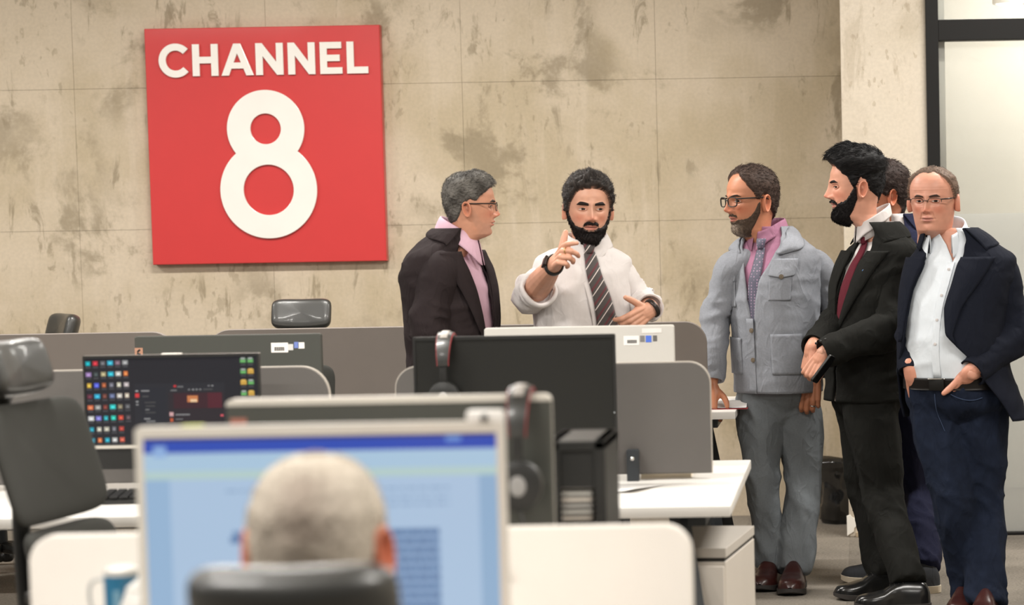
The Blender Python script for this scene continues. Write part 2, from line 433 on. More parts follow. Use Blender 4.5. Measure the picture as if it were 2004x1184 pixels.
cl = MB(); cl.box((-2.5, 6.0, CEIL + 0.1), (15.0, 18.0, 0.2)); struct(cl.build('ceiling', mat('ceiling_paint', (214, 208, 198), 0.9), smooth=False))
lm = MB(); lm.box((0, 0, 0.03), (1.5, 0.22, 0.06), ch=0.006); lbody = lm.mesh('housing', M_black, False)
ld = MB(); ld.box((0, 0, -0.004), (1.44, 0.17, 0.008)); ldiff = ld.mesh('diffuser', emis('lamp_diffuser', (255, 246, 232), 6.0), False)
for i, (lx, ly) in enumerate(LAMPS):
    where = ('near desks', 'middle desks', 'desks by the wall')[sorted(set(y for _, y in LAMPS)).index(ly)]; side = ('left', 'centre', 'right')[sorted(set(x for x, _ in LAMPS)).index(lx)]
    t = thing('ceiling_lamp', (lx, ly, CEIL - 0.45), 'black linear ceiling lamp over the %s, %s of its row' % (where, side), 'lamp', 'linear ceiling lamps')
    a = bpy.data.objects.new('housing', lbody); C.objects.link(a); a.parent = t
    a = bpy.data.objects.new('diffuser', ldiff); C.objects.link(a); a.parent = t
    for sx in (-0.6, 0.6): w1 = MB(); w1.tube([(sx, 0, 0.06), (sx, 0, 0.45)], 0.002, 2, 6); w1.build('suspension_wire', M_chrome, t)
    d = bpy.data.lights.new('lamp_light', 'AREA'); d.shape = 'RECTANGLE'; d.size = 1.44; d.size_y = 0.17; d.energy = LAMP_POWER; d.color = (1.0, 0.965, 0.91)
    l = bpy.data.objects.new('lamp_light', d); C.objects.link(l); l.parent = t; l.location = (0, 0, -0.02)

# glass office front on the right: black frame, clear transom, pane with a frosted film below
gx0 = W(1818, 500, YC).x; gx1 = gx0 + 2.4
win = struct(thing('window_1', (gx0, YC, 0), None, None))
win['_org'] = (gx0, YC, 0)
def fr(x0, z0, x1, z1, y0=-0.03, y1=0.07):
    b = MB(); b.box(((x0+x1)/2, (y0+y1)/2, (z0+z1)/2), (x1-x0, y1-y0, z1-z0), ch=0.003); b.v = [v + np.array((gx0, YC, 0)) for v in b.v]
    return b.build('window_frame', M_frame, win, smooth=False)
sz = 424.8
zt0 = W(1920, 79, YC).z; zt1 = W(1920, 38, YC).z; zb1 = W(1920, 1041, YC).z; fw = 0.058
fr(0, 0, fw, CEIL - 0.3); fr(gx1-gx0-fw, 0, gx1-gx0, CEIL - 0.3); fr(fw, zt0, gx1-gx0-fw, zt1); fr(fw, 0, gx1-gx0-fw, zb1); fr(fw, CEIL-0.36, gx1-gx0-fw, CEIL-0.3)
zf = W(1920, 418, YC).z
for nm, z0, z1, mt, yy in (('glass_pane', zb1, zt0, glass_mat('clear_glass', haze=0.10), 0.02), ('glass_pane', zt1, CEIL-0.36, MATS['clear_glass'], 0.02), ('frosted_film', zb1, zf, glass_mat('frosted_film', haze=0.45), 0.012)):
    b = MB(); b.box((gx0 + (gx1-gx0)/2, YC + yy, (z0+z1)/2), (gx1-gx0-2*fw, 0.006, z1-z0)); b.build(nm, mt, win, smooth=False)
b = MB(); b.box((gx0 + fw + 0.018, YC + 0.12, 1.4), (0.03, 0.03, 2.6), ch=0.003); b.build('inner_profile', M_silver, win, smooth=False)
b = MB(); b.box((gx0 + 1.2, YC + 1.9, CEIL/2), (4.0, 0.1, CEIL)); struct(b.build('wall_glass_office', mat('office_white_wall', (226, 220, 208), 0.85, var=0.10, vscale=2.0), smooth=False))
b = MB(); b.box((gx1 + 0.9, 5.5, CEIL/2), (0.1, 15, CEIL)); struct(b.build('wall_right', mat('right_wall_paint', (214, 206, 192), 0.85), smooth=False))
# downlight in the glass office, seen through the transom
q = W(1975, 8, YC + 1.1)
t = thing('downlight', (q.x, q.y, q.z), 'round lit downlight seen through the glass above the black transom', 'lamp')
b = MB(); a = np.linspace(0, 2*math.pi, 24, endpoint=False); P = np.zeros((3, 24, 3))
for i, (r, z) in enumerate(((0.085, 0.03), (0.085, 0.0), (0.07, 0.0))): P[i] = np.stack([r*np.cos(a), r*np.sin(a), np.full(24, z)], 1)
b.grid(P, wrap=True, cap0=True); b.build('trim_ring', M_white, t)
b = MB(); b.ball((0, 0, 0.004), (0.068, 0.068, 0.012)); b.build('lens', emis('downlight_lens', (255, 250, 240), 9.0), t)
b = MB(); b.tube([(0, 0, 0.03), (0, 0, CEIL - q.z)], 0.004, 2, 6); b.build('suspension_wire', M_chrome, t)
d = bpy.data.lights.new('downlight_light', 'AREA'); d.shape = 'DISK'; d.size = 0.9; d.energy = 56; d.color = (1, .97, .92)
l = bpy.data.objects.new('downlight_light', d); C.objects.link(l); l.parent = t; l.location = (0.4, -0.1, 0.5)

# ------------------------------------------------------------------ the red sign
YS = YW - 0.055
ca, cbr = W(282, 57, YS), W(756, 512, YS); sw = ((W(743, 48, YS).x - ca.x) + (cbr.x - W(299, 517, YS).x))/2
sx0 = (ca.x + W(299, 517, YS).x)/2; sz1 = (ca.z + W(743, 48, YS).z)/2; sh = sz1 - (cbr.z + W(299, 517, YS).z)/2
sign = thing('wall_sign', (sx0, YS, sz1), 'square red wall sign with white raised CHANNEL 8 lettering on concrete', 'sign')
b = MB(); b.prism(rrect(0, -sh, sw, 0, 0), 0, 0.055, ch=0.003); b.build('red_panel', mat('sign_red', (200, 50, 50), 0.40, coat=0.35), sign, smooth=False)
def sp(pts): return [(u*sw, -v*sh) for u, v in pts]
def circ(u, v, r, a0=0, a1=360, n=64):
    return [(u + r*math.cos(R(a0 + (a1-a0)*i/n)), v + r*math.sin(R(a0 + (a1-a0)*i/n))) for i in range(n + (1 if abs(a1-a0) < 360 else 0))]
T, B_, K = .0708, .2025, .0268
def rectp(u0, v0, u1, v1): return [(u0, v0), (u1, v0), (u1, v1), (u0, v1)]
def Nn(u0, u1): return [(u0, T), (u0+K*.95, T), (u1-K, T+.083), (u1-K, T), (u1, T), (u1, B_), (u1-K*.95, B_), (u0+K, B_-.083), (u0+K, B_), (u0, B_)]
mid = (T+B_)/2
glyphs = [('letter', [circ(.1320, mid, .0705, 43, 317, 48) + circ(.1320, mid, .0435, 317, 43, 48)]),
          ('letter', [[(.2047, T), (.2047+K, T), (.2047+K, mid-K*.47), (.311-K, mid-K*.47), (.311-K, T), (.311, T), (.311, B_), (.311-K, B_), (.311-K, mid+K*.47), (.2047+K, mid+K*.47), (.2047+K, B_), (.2047, B_)]]),
          ('letter', [[(.3275, B_), (.380, T), (.4075, T), (.4600, B_), (.4315, B_), (.4205, B_-.029), (.3668, B_-.029), (.3558, B_)], [(.3760, B_-.052), (.4112, B_-.052), (.3937, T+.036)]]),
          ('letter', [Nn(.4737, .5876)]), ('letter', [Nn(.6106, .7230)]),
          ('letter', [[(.747, T), (.836, T), (.836, T+.0245), (.747+K, T+.0245), (.747+K, mid-.012), (.828, mid-.012), (.828, mid+.0125), (.747+K, mid+.0125), (.747+K, B_-.0245), (.838, B_-.0245), (.838, B_), (.747, B_)]]),
          ('letter', [[(.861, T), (.861+K, T), (.861+K, B_-.0255), (.948, B_-.0255), (.948, B_), (.861, B_)]])]
u1, v1, R1, r1, u2, v2, R2, r2 = .5046, .431, .163, .0665, .509, .6896, .2045, .1085
dd = v2 - v1; aa = (R1*R1 - R2*R2 + dd*dd)/(2*dd); hh = math.sqrt(R1*R1 - aa*aa)
A1 = math.degrees(math.atan2(aa, hh)); A2 = math.degrees(math.atan2(aa - dd, hh))
glyphs.append(('numeral', [circ(u1, v1, R1, 180 - A1, 360 + A1, 72) + circ(u2, v2, R2, A2, 180 - A2, 72), circ(u1, v1, r1), circ(u2, v2, r2)]))
M_letter = mat('letter_white', (240, 236, 230), 0.25, coat=0.6)
for nm, loops in glyphs:
    v, f = curve_solid([sp(l) for l in loops], 0.010, 0.002)
    g = MB(); g.add(v - np.array((0, 0.0085, 0)), f); g.build(nm, M_letter, sign, smooth=False)

# ------------------------------------------------------------------ monitors
def monitor(name, label, x0, x1, ytop, ybot, Y, rz=0.0, base_z=0.735, body=None, bezel=None, bz=0.008, chin=0.02, thick=0.022, screen=None, stand=True, radius=0.008, group=None, ysl=None, neckmat=None):
    a = W(x0, ytop, Y); b_ = W(x1, ytop - 0.0175*(x1-x0) if ysl is None else ysl, Y); w = b_.x - a.x; z1 = (a.z + b_.z)/2; z0 = W((x0+x1)/2, ybot, Y).z
    t = thing(name, ((a.x+b_.x)/2, Y, base_z), label, 'monitor', group, rz); h = z1 - z0; zz = z0 - base_z
    m = MB(); m.prism(rrect(-w/2, zz, w/2, zz+h, radius, 5), 0, thick, ch=0.003); m.build('housing', body or M_monback, t)
    if bezel:
        m = MB(); o_ = rrect(-w/2, zz, w/2, zz+h, radius, 5); i_ = rrect(-w/2+bz, zz+chin, w/2-bz, zz+h-bz*1.4, 0.002, 5)
        v, f = curve_solid([o_, i_], 0.006, 0.0005); m.add(v, f); m.build('bezel', bezel, t, smooth=False)
    if screen:
        m = MB(); m.prism(rrect(-w/2+bz*.8, zz+chin*.95, w/2-bz*.8, zz+h-bz, 0), -0.001, 0.004, ch=0.0003); m.build('screen', screen, t, smooth=False)
    if stand:
        m = MB(); m.tube([(0, thick+0.06, 0.012), (0, thick+0.05, zz*.6), (0, thick+0.01, zz+h*.4)], [(0.04, .018), (0.035, .016), (0.03, .014)], 12, 14, up=(1, 0, 0), round0=False); m.build('stand_neck', neckmat or M_dsteel, t)
        m = MB(); m.prism([(x, z) for x, z in rrect(-0.12, -0.1, 0.12, 0.1, 0.03, 6)], 0, 0.012, ch=0.003, M=Matrix.Translation((0, thick+0.04, 0.012)) @ Matrix.Rotation(R(-90), 4, 'X')); m.build('stand_base', neckmat or M_dsteel, t)
    return t, w, h, zz
def quad(mb, x0, z0, x1, z1, y, col): mb.add([(x0, y, z0), (x1, y, z0), (x1, y, z1), (x0, y, z1)], [(0, 1, 2, 3)], lin(col))

M_scr = vcol('lit_screen', 0.3, emit=1.0)
DZ = 0.735
# monitor in use in the foreground: blue document window
YA = 4.0
t, w, h, zz = monitor('computer_monitor', 'large silver-bezelled monitor showing a pale blue document before the seated man', 264, 986, 836, 1240, YA, body=M_monsilver, bezel=M_silver, bz=0.0125, chin=0.012, screen=None, base_z=DZ, ysl=825, neckmat=M_silver)
s = MB(); bx = 0.012; X0, X1, Z1, Z0 = -w/2+bx, w/2-bx, zz+h-0.016, zz+0.013
Z = lambda py: (Z1 - (py - 843)/1200.0)
Xp = lambda px: X0 + (px-280)/1200.0
quad(s, X0, Z0, X1, Z1, -.0004, (180, 205, 232))
quad(s, X0, Z(851), X1, Z1, -.0006, (66, 62, 96))
quad(s, X0, Z(876), X1, Z(851), -.0006, (48, 80, 186))
quad(s, X0, Z(912), X1, Z(876), -.0006, (178, 208, 232))
quad(s, X0, Z(928), X1, Z(912), -.0006, (190, 216, 212))
quad(s, X0, Z0, Xp(330), Z(928), -.0006, (158, 190, 222)); quad(s, Xp(938), Z0, X1, Z(928), -.0006, (152, 184, 216))
quad(s, Xp(300), Z(884), Xp(325), Z(862), -.0012, (150, 185, 232)); quad(s, Xp(875), Z(862), Xp(905), Z(850), -.0012, (110, 150, 220))
for py, a_, e_ in ((950, 440, 880), (968, 700, 880), (982, 760, 880)):
    x = a_
    while x < e_:
        q = rng.uniform(6, 26); quad(s, Xp(x), Z(py+5), Xp(min(x+q, e_)), Z(py), -.0012, (150, 178, 210)); x += q + 5
for k in range(12):
    py = 1032 + 18*k; quad(s, Xp(500 if k else 450), Z(py+15), Xp(858), Z(py), -.0012, (120, 152, 192))
    x = 505
    while x < 855:
        q = rng.uniform(6, 24); quad(s, Xp(x), Z(py+11), Xp(min(x+q, 856)), Z(py+4), -.0018, (88, 116, 160)); x += q + 5
quad(s, Xp(445), Z(1056), Xp(500), Z(1044), -.0012, (104, 136, 180)); quad(s, Xp(440), Z(1112), Xp(500), Z(1100), -.0012, (104, 136, 180))
s.build('screen', M_scr, t, smooth=False)
b = MB(); b.box(((375-264)/1200.0 - w/2, 0.008, zz+h-0.001), (0.035, 0.02, 0.006), ch=0.002); b.build('sticky_tab', mat('lime_paper', (205, 212, 130), 0.8), t)
wc = thing('webcam', (t.location.x + (950-625)/1200.0, YA, DZ+zz+h), 'small white webcam clipped on the right corner of the foreground monitor', 'webcam')
b = MB(); b.box((0, 0.012, 0.006), (0.062, 0.03, 0.024), ch=0.007); b.build('camera_body', M_white, wc)
b = MB(); b.tube([(0.0, -0.002, 0.007), (0.0, -0.006, 0.007)], 0.006, 2, 12); b.build('camera_lens', M_black, wc)
b = MB(); b.box((0, 0.028, -0.02), (0.03, 0.006, 0.035), ch=0.002); b.build('clip', M_white, wc)
# backs of the monitors on the far halves of the two benches
t, w, h, zz = monitor('computer_monitor', 'dark monitor back with pale top edge directly behind the foreground screen', 449, 1080, 781, 1180, 4.75, rz=math.pi, body=M_monback, bezel=M_silver, bz=0.01, base_z=DZ, radius=0.014, ysl=769, thick=0.03)
t.location.y += 0.0
b = MB(); b.prism(rrect(-w/2, zz+h-0.013, w/2, zz+h+0.0005, (0, 0, .013, .013), 6), 0.004, 0.0315, ch=0.001); b.build('top_edge', M_silver, t)
b = MB(); quad(b, w/2-0.04, zz+h-0.05, w/2-0.008, zz+h-0.035, 0.0306, (150, 98, 84)); b.f = [q[::-1] for q in b.f]; b.build('sticker', M_print, t)
def stickers(t, w, h, zz, th, items):
    for (px, pz, qx, qz, col) in items:       # metres from the right edge and from the top, as seen from the camera
        b = MB(); b.box((-w/2 + (px+qx)/2, th + 0.0005, zz+h-(pz+qz)/2), (abs(qx-px), 0.001, abs(qz-pz))); b.build('sticker', mat('sticker_%d_%d_%d' % col, col, 0.6), t, smooth=False)
t, w, h, zz = monitor('computer_monitor', 'charcoal monitor back with barcode and blue stickers near the wall chair', 268, 631, 658, 900, 8.05, rz=math.pi, base_z=DZ, ysl=651, thick=0.03)
S8 = 4800/8.05
stickers(t, w, h, zz, 0.03, [(32/S8, 17/S8, 44/S8, 29/S8, (238, 234, 228)), (43/S8, 16/S8, 52/S8, 28/S8, (110, 128, 190)), (54/S8, 20/S8, 64/S8, 32/S8, (205, 204, 200)), (64/S8, 17/S8, 97/S8, 36/S8, (238, 232, 226))])
b = MB()
for k in range(14): b.box((-w/2 + (72 + k*1.4)/S8, 0.0315, zz+h-29/S8), (0.0011 if k % 3 else 0.0018, 0.0006, 0.012))
b.build('barcode', M_black, t, smooth=False)
b = MB(); b.box((w/2 - 8/S8, 0.031, zz+h-33/S8), (0.026, 0.001, 0.036)); b.build('sticker', mat('copper_print', (176, 132, 108), 0.6), t, smooth=False)
b = MB()
for k in range(3): b.box((w/2 - 8/S8, 0.032, zz+h-(28+6*k)/S8), (0.012, 0.001, 0.006), Matrix.Rotation(R(40 - 60*k), 4, 'Y'))
b.build('dark_print', M_black, t, smooth=False)
t, w, h, zz = monitor('computer_monitor', 'silver-grey monitor back with barcode and blue stickers before the pointing man', 950, 1320, 643, 900, 8.0, rz=math.pi, base_z=DZ, body=M_monsilver, ysl=633, thick=0.03)
stickers(t, w, h, zz, 0.03, [(33/S8, 20/S8, 41/S8, 31/S8, (96, 94, 92)), (44/S8, 20/S8, 55/S8, 33/S8, (74, 110, 205)), (57/S8, 20/S8, 66/S8, 32/S8, (120, 118, 118)), (68/S8, 20/S8, 98/S8, 38/S8, (232, 229, 225)), (24/S8, 6/S8, 62/S8, 15/S8, (222, 217, 213))])
b = MB()
for k in range(12): b.box((-w/2 + (73 + k*1.6)/S8, 0.0315, zz+h-31/S8), (0.0014, 0.0006, 0.011))
b.build('barcode', M_black, t, smooth=False)
# switched-off monitor facing the camera
t, w, h, zz = monitor('computer_monitor', 'switched-off black monitor on the right desk with a headset hung over it', 808, 1203, 661, 885, 7.02, base_z=DZ, body=M_black, bezel=M_black, bz=0.006, chin=0.018, screen=M_screen_off, ysl=653, radius=0.004)
MON_OFF = (t.location.copy(), w, h, zz)
b = MB(); b.box((w/2 - 0.006, -0.004, zz+0.11), (0.003, 0.002, 0.003)); b.build('power_light', emis('led_white', (230, 230, 225), 1.0), t, smooth=False)
b = MB(); b.box((0, -0.0042, zz+0.017), (w-0.004, 0.003, 0.003)); b.build('lower_trim', mat('grey_trim', (84, 84, 80), 0.4), t, smooth=False)
# lit monitor on the left desk: dark desktop with icons and a chat window
t, w, h, zz = monitor('computer_monitor', 'lit monitor on the left desk showing a dark desktop full of icons', 162, 506, 697, 916, 7.02, base_z=DZ, body=M_black, bezel=M_black, bz=0.005, chin=0.072, screen=None, ysl=691, radius=0.003, neckmat=mat('grey_stand', (112, 114, 120), 0.4))
SL = 4800/7.02
Xp = lambda px: -w/2 + (px-162)/SL
Z = lambda py: zz + h - (py - 694)/SL
s = MB(); quad(s, Xp(164), Z(877), Xp(504), Z(698), -0.0010, (24, 24, 31))
ic = [(0, 160, 170), (196, 40, 54), (96, 96, 100), (50, 170, 200), (120, 96, 110), (150, 150, 150), (150, 120, 170), (60, 70, 70), (170, 160, 120), (40, 176, 200), (200, 196, 186), (226, 122, 60), (214, 170, 60), (84, 96, 226), (170, 90, 50), (110, 110, 120), (206, 200, 176), (180, 170, 170), (92, 36, 54), (44, 164, 204), (110, 60, 50), (96, 106, 140), (200, 190, 180), (210, 190, 170), (222, 112, 70), (150, 150, 146), (120, 54, 44), (44, 196, 190), (130, 120, 96), (90, 90, 92), (210, 210, 206), (124, 120, 200), (40, 160, 170), (40, 190, 170), (200, 70, 50), (84, 70, 74), (30, 150, 170), (190, 186, 170), (180, 176, 160), (110, 110, 116), (170, 60, 50), (60, 160, 180), (230, 120, 70), (40, 160, 180), (190, 190, 186), (200, 90, 70)]
k = 0
for r_ in range(8):
    for c_ in range(6 if r_ < 6 else 5):
        x = 171.5 + 14.6*c_ + 0.5*r_; y = 709 + 21.6*r_ - 0.25*c_; q = ic[k % len(ic)]; k += 1
        hw = rng.uniform(3.8, 5.8); quad(s, Xp(x-hw), Z(y+4.5), Xp(x+hw), Z(y-4.5), -.0014, q)
        quad(s, Xp(x-hw*.45), Z(y+2.5), Xp(x+hw*.5), Z(y-1.5), -.0018, tuple(min(255, int(v*1.25+20)) for v in q))
        quad(s, Xp(x-5), Z(y+8.6), Xp(x+5), Z(y+7.0), -.0014, (92, 92, 96))
for r_ in range(4):
    for c_ in range(2):
        x = 475.5 + 14.5*c_; y = 708 + 21.5*r_; fold = (r_, c_) in ((1, 1), (2, 0), (3, 1)); q = (216, 170, 72) if fold else (84, 140, 84)
        quad(s, Xp(x-6), Z(y+4.5), Xp(x+6), Z(y-4.5), -.0014, q); quad(s, Xp(x-4), Z(y-2), Xp(x+4), Z(y-6), -.0018, (232, 190, 92) if fold else (170, 176, 170))
        if not fold: quad(s, Xp(x-4.5), Z(y+3), Xp(x+4.5), Z(y-0.5), -.0018, (120, 200, 110))
        quad(s, Xp(x-5), Z(y+9), Xp(x+5), Z(y+7.4), -.0014, (92, 92, 96))
quad(s, Xp(260), Z(835), Xp(438), Z(750), -.0012, (32, 33, 40)); quad(s, Xp(272), Z(832), Xp(322), Z(758), -.0015, (28, 31, 40)); quad(s, Xp(327), Z(830), Xp(437), Z(768), -.0015, (38, 30, 36))
quad(s, Xp(337), Z(800), Xp(432), Z(770), -.0018, (58, 22, 32)); quad(s, Xp(404), Z(800), Xp(432), Z(770), -.002, (84, 22, 36))
quad(s, Xp(364), Z(788), Xp(385), Z(775), -.0022, (208, 128, 76)); quad(s, Xp(370), Z(788), Xp(383), Z(782), -.0024, (246, 206, 160))
quad(s, Xp(262), Z(777), Xp(270), Z(769), -.0018, (220, 56, 60)); quad(s, Xp(338), Z(758), Xp(343), Z(754), -.0018, (214, 50, 54)); quad(s, Xp(328), Z(815), Xp(336), Z(807), -.0018, (216, 170, 170)); quad(s, Xp(329), Z(826), Xp(335), Z(819), -.0018, (200, 90, 50)); quad(s, Xp(428), Z(817), Xp(434), Z(813), -.0018, (220, 90, 100))
for x, y, l, g_ in ((263, 763, 5, 190), (274, 763, 16, 150), (332, 763, 12, 120), (345, 756, 12, 120), (263, 784, 5, 170), (263, 790, 5, 150), (276, 774, 12, 80), (280, 786, 22, 70), (282, 793, 18, 70), (281, 800, 8, 120), (281, 806, 20, 70), (278, 818, 12, 150), (282, 823, 18, 130), (340, 811, 28, 140), (340, 820, 14, 110), (366, 762, 4, 140), (374, 762, 4, 160), (381, 762, 4, 150), (388, 762, 4, 140), (396, 762, 18, 80), (405, 755, 4, 130), (412, 755, 4, 150)):
    quad(s, Xp(x), Z(y+2.6), Xp(x+l), Z(y), -.0018, (g_, g_, g_))
s.build('screen', M_scr, t, smooth=False)
b = MB(); b.box((0, -0.0045, zz+0.064), (w-0.012, 0.003, 0.009)); b.build('lower_trim', M_silver, t, smooth=False)
b = MB(); b.box((-w/2+0.016, -0.0045, zz+0.014), (0.016, 0.002, 0.016)); b.build('sticker', mat('sticker_pale_blue', (214, 222, 240), 0.5), t, smooth=False)
b = MB(); b.prism(rrect(-w/2, zz+h-0.004, w/2, zz+h+0.0004, .001, 3), 0.001, 0.0215, ch=0.0004); b.build('top_edge', mat('top_edge_grey', (128, 122, 116), 0.4), t, smooth=False)
b = MB(); b.box((Xp(335), 0.008, zz+h+0.0015), (0.055, 0.02, 0.004), ch=0.001); b.build('paper_tab', M_whitep, t, smooth=False)
MON_LEFT = t
# keyboard and cable in front of it
kp = WZ(250, 981, DZ); kx = kp.x
kb_ = thing('keyboard', (kx + 0.12, kp.y, DZ), 'black keyboard on the white left desk below the lit monitor', 'keyboard', rz=R(4))
b = MB(); b.box((0, 0, 0.009), (0.43, 0.14, 0.016), Matrix.Rotation(R(4), 4, 'X'), ch=0.004); b.build('keyboard_base', M_black, kb_)
b = MB()
for i in range(15):
    for j in range(5): b.box((-0.2 + 0.0285*i, -0.052 + 0.026*j, 0.020 + 0.0018*j), (0.0235, 0.021, 0.007), ch=0.0015)
tag(b.build('keys', mat('key_black', (30, 30, 31), 0.5), kb_), kind='stuff')
b = MB(); b.tube([(0.02, 0.07, 0.01), (0.03, 0.12, 0.03), (0.0, 0.18, 0.05), (0.06, 0.25, 0.02)], 0.0025, 20, 6); b.build('cable', mat('grey_cable', (120, 120, 120), 0.5), kb_)

# ------------------------------------------------------------------ desks and partitions
def desk(name, label, xa, xb, ya, yb, z=DZ, th=0.03, legs=True, lx=None):
    t = thing(name, ((xa+xb)/2, (ya+yb)/2, 0), label, 'desk'); w = xb-xa; dd = yb-ya
    b = MB(); b.box((0, 0, z - th/2), (w, dd, th), ch=0.003); b.build('tabletop', M_white, t)
    if legs:
        for sx in (-1, 1):
            lxx = sx*(w/2 - 0.1)
            for sy in (-1, 1):
                b = MB(); b.tube([(lxx - sx*.07, sy*(dd*.22), z-th), (lxx + sx*.05, sy*(dd/2-0.06), 0.0)], [(0.03, 0.02), (0.03, .02)], 3, 4, up=(1, 0, 0), round0=False, round1=False); b.build('leg', M_dsteel, t, smooth=False)
            b = MB(); b.box((lxx, 0, z-th-0.02), (0.05, dd*.8, 0.04), ch=0.003); b.build('cross_bar', M_dsteel, t, smooth=False)
            b = MB(); b.box((lxx, 0, 0.33), (0.03, dd*.66, 0.03), ch=0.003); b.build('stretcher', M_dsteel, t, smooth=False)
    return t
c1 = WZ(1424, 990, DZ); c2 = WZ(1473, 903, DZ)
YC0, YC1 = c1.y, c2.y + 0.05; xd = (c1.x + c2.x)/2
xm = W(712, 990, YC0).x
D2 = desk('bench_desk', 'white-topped desk on the right with dark angled legs beside the grey-suited man', xm + 0.005, xd, YC0, YC1)
D1 = desk('bench_desk', 'white-topped desk on the left carrying the lit monitor and keyboard', xm - 1.6, xm - 0.005, YC0, YC1)
# drawer unit under the right desk
p0 = WZ(1420, 1072, 0.58); 
ped = thing('drawer_pedestal', (p0.x, p0.y, 0), 'off-white drawer pedestal under the right end of the white desk', 'cabinet', rz=R(-7))
M_ped = mat('pedestal_white', (206, 199, 190), 0.45)
b = MB(); b.box((-0.2, 0.24, 0.27), (0.4, 0.48, 0.54), ch=0.003); b.build('body', M_ped, ped, smooth=False)
b = MB(); b.box((-0.2, 0.24, 0.545), (0.392, 0.472, 0.012)); b.build('shadow_gap', M_black, ped, smooth=False)
b = MB(); b.box((-0.2, 0.24, 0.565), (0.402, 0.482, 0.028), ch=0.002); b.build('top', mat('pedestal_top', (196, 190, 182), 0.4), ped, smooth=False)
for k, (z0, z1) in enumerate(((0.03, 0.24), (0.245, 0.385), (0.39, 0.53))):
    b = MB(); b.box((-0.2, -0.006, (z0+z1)/2), (0.392, 0.018, z1-z0-0.004), ch=0.002); dr = b.build('drawer', M_ped, ped, smooth=False)
    b = MB(); b.box((-0.2, -0.018, z1-0.012), (0.12, 0.008, 0.008), ch=0.002); b.build('handle', M_silver, dr, smooth=False)

def partition(name, label, x0, x1, z0, z1, Y, pm, em, rad, th=0.022, brackets=(), bolts=True):
    t = thing(name, ((x0+x1)/2, Y, 0), label, 'partition'); w = x1-x0
    b = MB(); b.prism(rrect(-w/2, z0, w/2, z1, rad, 9), 0, th, ch=0.003); b.build('panel', pm, t)
    if em:
        o_ = rrect(-w/2-.001, z0, w/2+.001, z1+.001, rad, 9); i_ = rrect(-w/2+.003, z0, w/2-.003, z1-.003, [max(0, r-.003) for r in (rad if not np.isscalar(rad) else [rad]*4)], 9)
        v, f = curve_solid([o_, i_], th*.8, .0005); g = MB(); g.add(v + np.array((0, th/2+.0, 0)), f); g.build('edge_band', em, t)
    for bxp in brackets:
        b = MB(); b.box((bxp - t.location.x, -0.012, (DZ + z0 + 0.075)/2), (0.036, 0.03, z0 + 0.075 - DZ), ch=0.003); br = b.build('bracket', M_dsteel if pm != M_whitep else M_silver, t, smooth=False)
        if bolts:
            b = MB(); b.tube([(bxp - t.location.x, -0.026, z0+0.05), (bxp - t.location.x, -0.031, z0+0.05)], 0.007, 2, 14); b.build('bolt', M_chrome, br)
    return t
YP = WZ(1240, 941, DZ).y + 0.01
za, zb = W(1300, 927, YP).z, W(1300, 709, YP).z
partition('desk_partition', 'dark grey desk screen with rounded corner behind the switched-off monitor', W(775, 800, YP).x, W(1391, 800, YP).x, za, zb, YP, M_greyp, M_greyedge, (0.0, 0.0, 0.065, 0.065), brackets=(W(1240, 920, YP).x, W(860, 920, YP).x))
zb2 = W(560, 718, YP).z
partition('desk_partition', 'dark grey desk screen with pale edge behind the lit icon monitor', W(-160, 800, YP).x, W(645, 800, YP).x, za, zb2, YP, M_greyp, M_greyedge, (0.0, 0.0, 0.085, 0.065), brackets=(W(420, 920, YP).x,))
# single-sided desks near the wall with their hanging screens
e0 = WZ(1416, 806, DZ); e1 = WZ(1416, 776, DZ); xe = W(1439, 806, e0.y).x
xj = W(372, 780, e0.y).x
YE = e0.y - 0.03
D3 = desk('wall_desk', 'white desk near the concrete wall, its right end showing beside the grey suit', xj + 0.01, xe, e0.y, e1.y)
D4 = desk('wall_desk', 'white desk near the concrete wall behind the left grey screen', xj - 2.1, xj - 0.01, e0.y, e1.y)
def ztop(px, py): return W(px, py, YE).z
M_greyp2 = mat('light_grey_fabric_panel', (130, 122, 116), 0.85, bump=0.2, bscale=700, var=0.04)
partition('desk_partition', 'long grey screen near the wall behind the two talking men', W(408, 700, YE).x, W(1384, 700, YE).x, 0.44, (ztop(500, 646) + ztop(1300, 628))/2, YE, M_greyp2, None, (0.03, 0.03, 0.085, 0.085), th=0.02, brackets=(W(761, 770, YE).x,))
partition('desk_partition', 'grey screen near the wall at far left behind the leather headrest', W(-500, 700, YE).x, W(342, 700, YE).x, 0.44, ztop(150, 652), YE, M_greyp2, None, (0.03, 0.03, 0.085, 0.03), th=0.02, brackets=())
# near bench: white panel right behind the foreground monitor
YPA = 4.36
pa = partition('desk_partition', 'white rounded desk panel behind the foreground monitor', W(56, 1100, YPA).x, W(1355, 1100, YPA).x, DZ + 0.005, (W(300, 1046, YPA).z + W(1200, 1027, YPA).z)/2, YPA, M_whitep, None, 0.05, th=0.024, brackets=())
hk = W(986, 1112, YPA)
b = MB(); b.tube([(hk.x - .006, YPA-.004, hk.z+.006), (hk.x+.004, YPA-.012, hk.z+.004), (hk.x+.006, YPA-.014, hk.z-.004), (hk.x-.002, YPA-.01, hk.z-.009)], 0.0022, 14, 8); b.v = [v - np.array(pa.location) for v in b.v]; b.build('hook', M_dsteel, pa)
D5 = desk('bench_desk', 'white bench desk under the foreground monitor and white panel', W(60, 1100, YPA).x, W(1290, 1100, YPA).x, YPA - 0.72, YPA + 0.74)

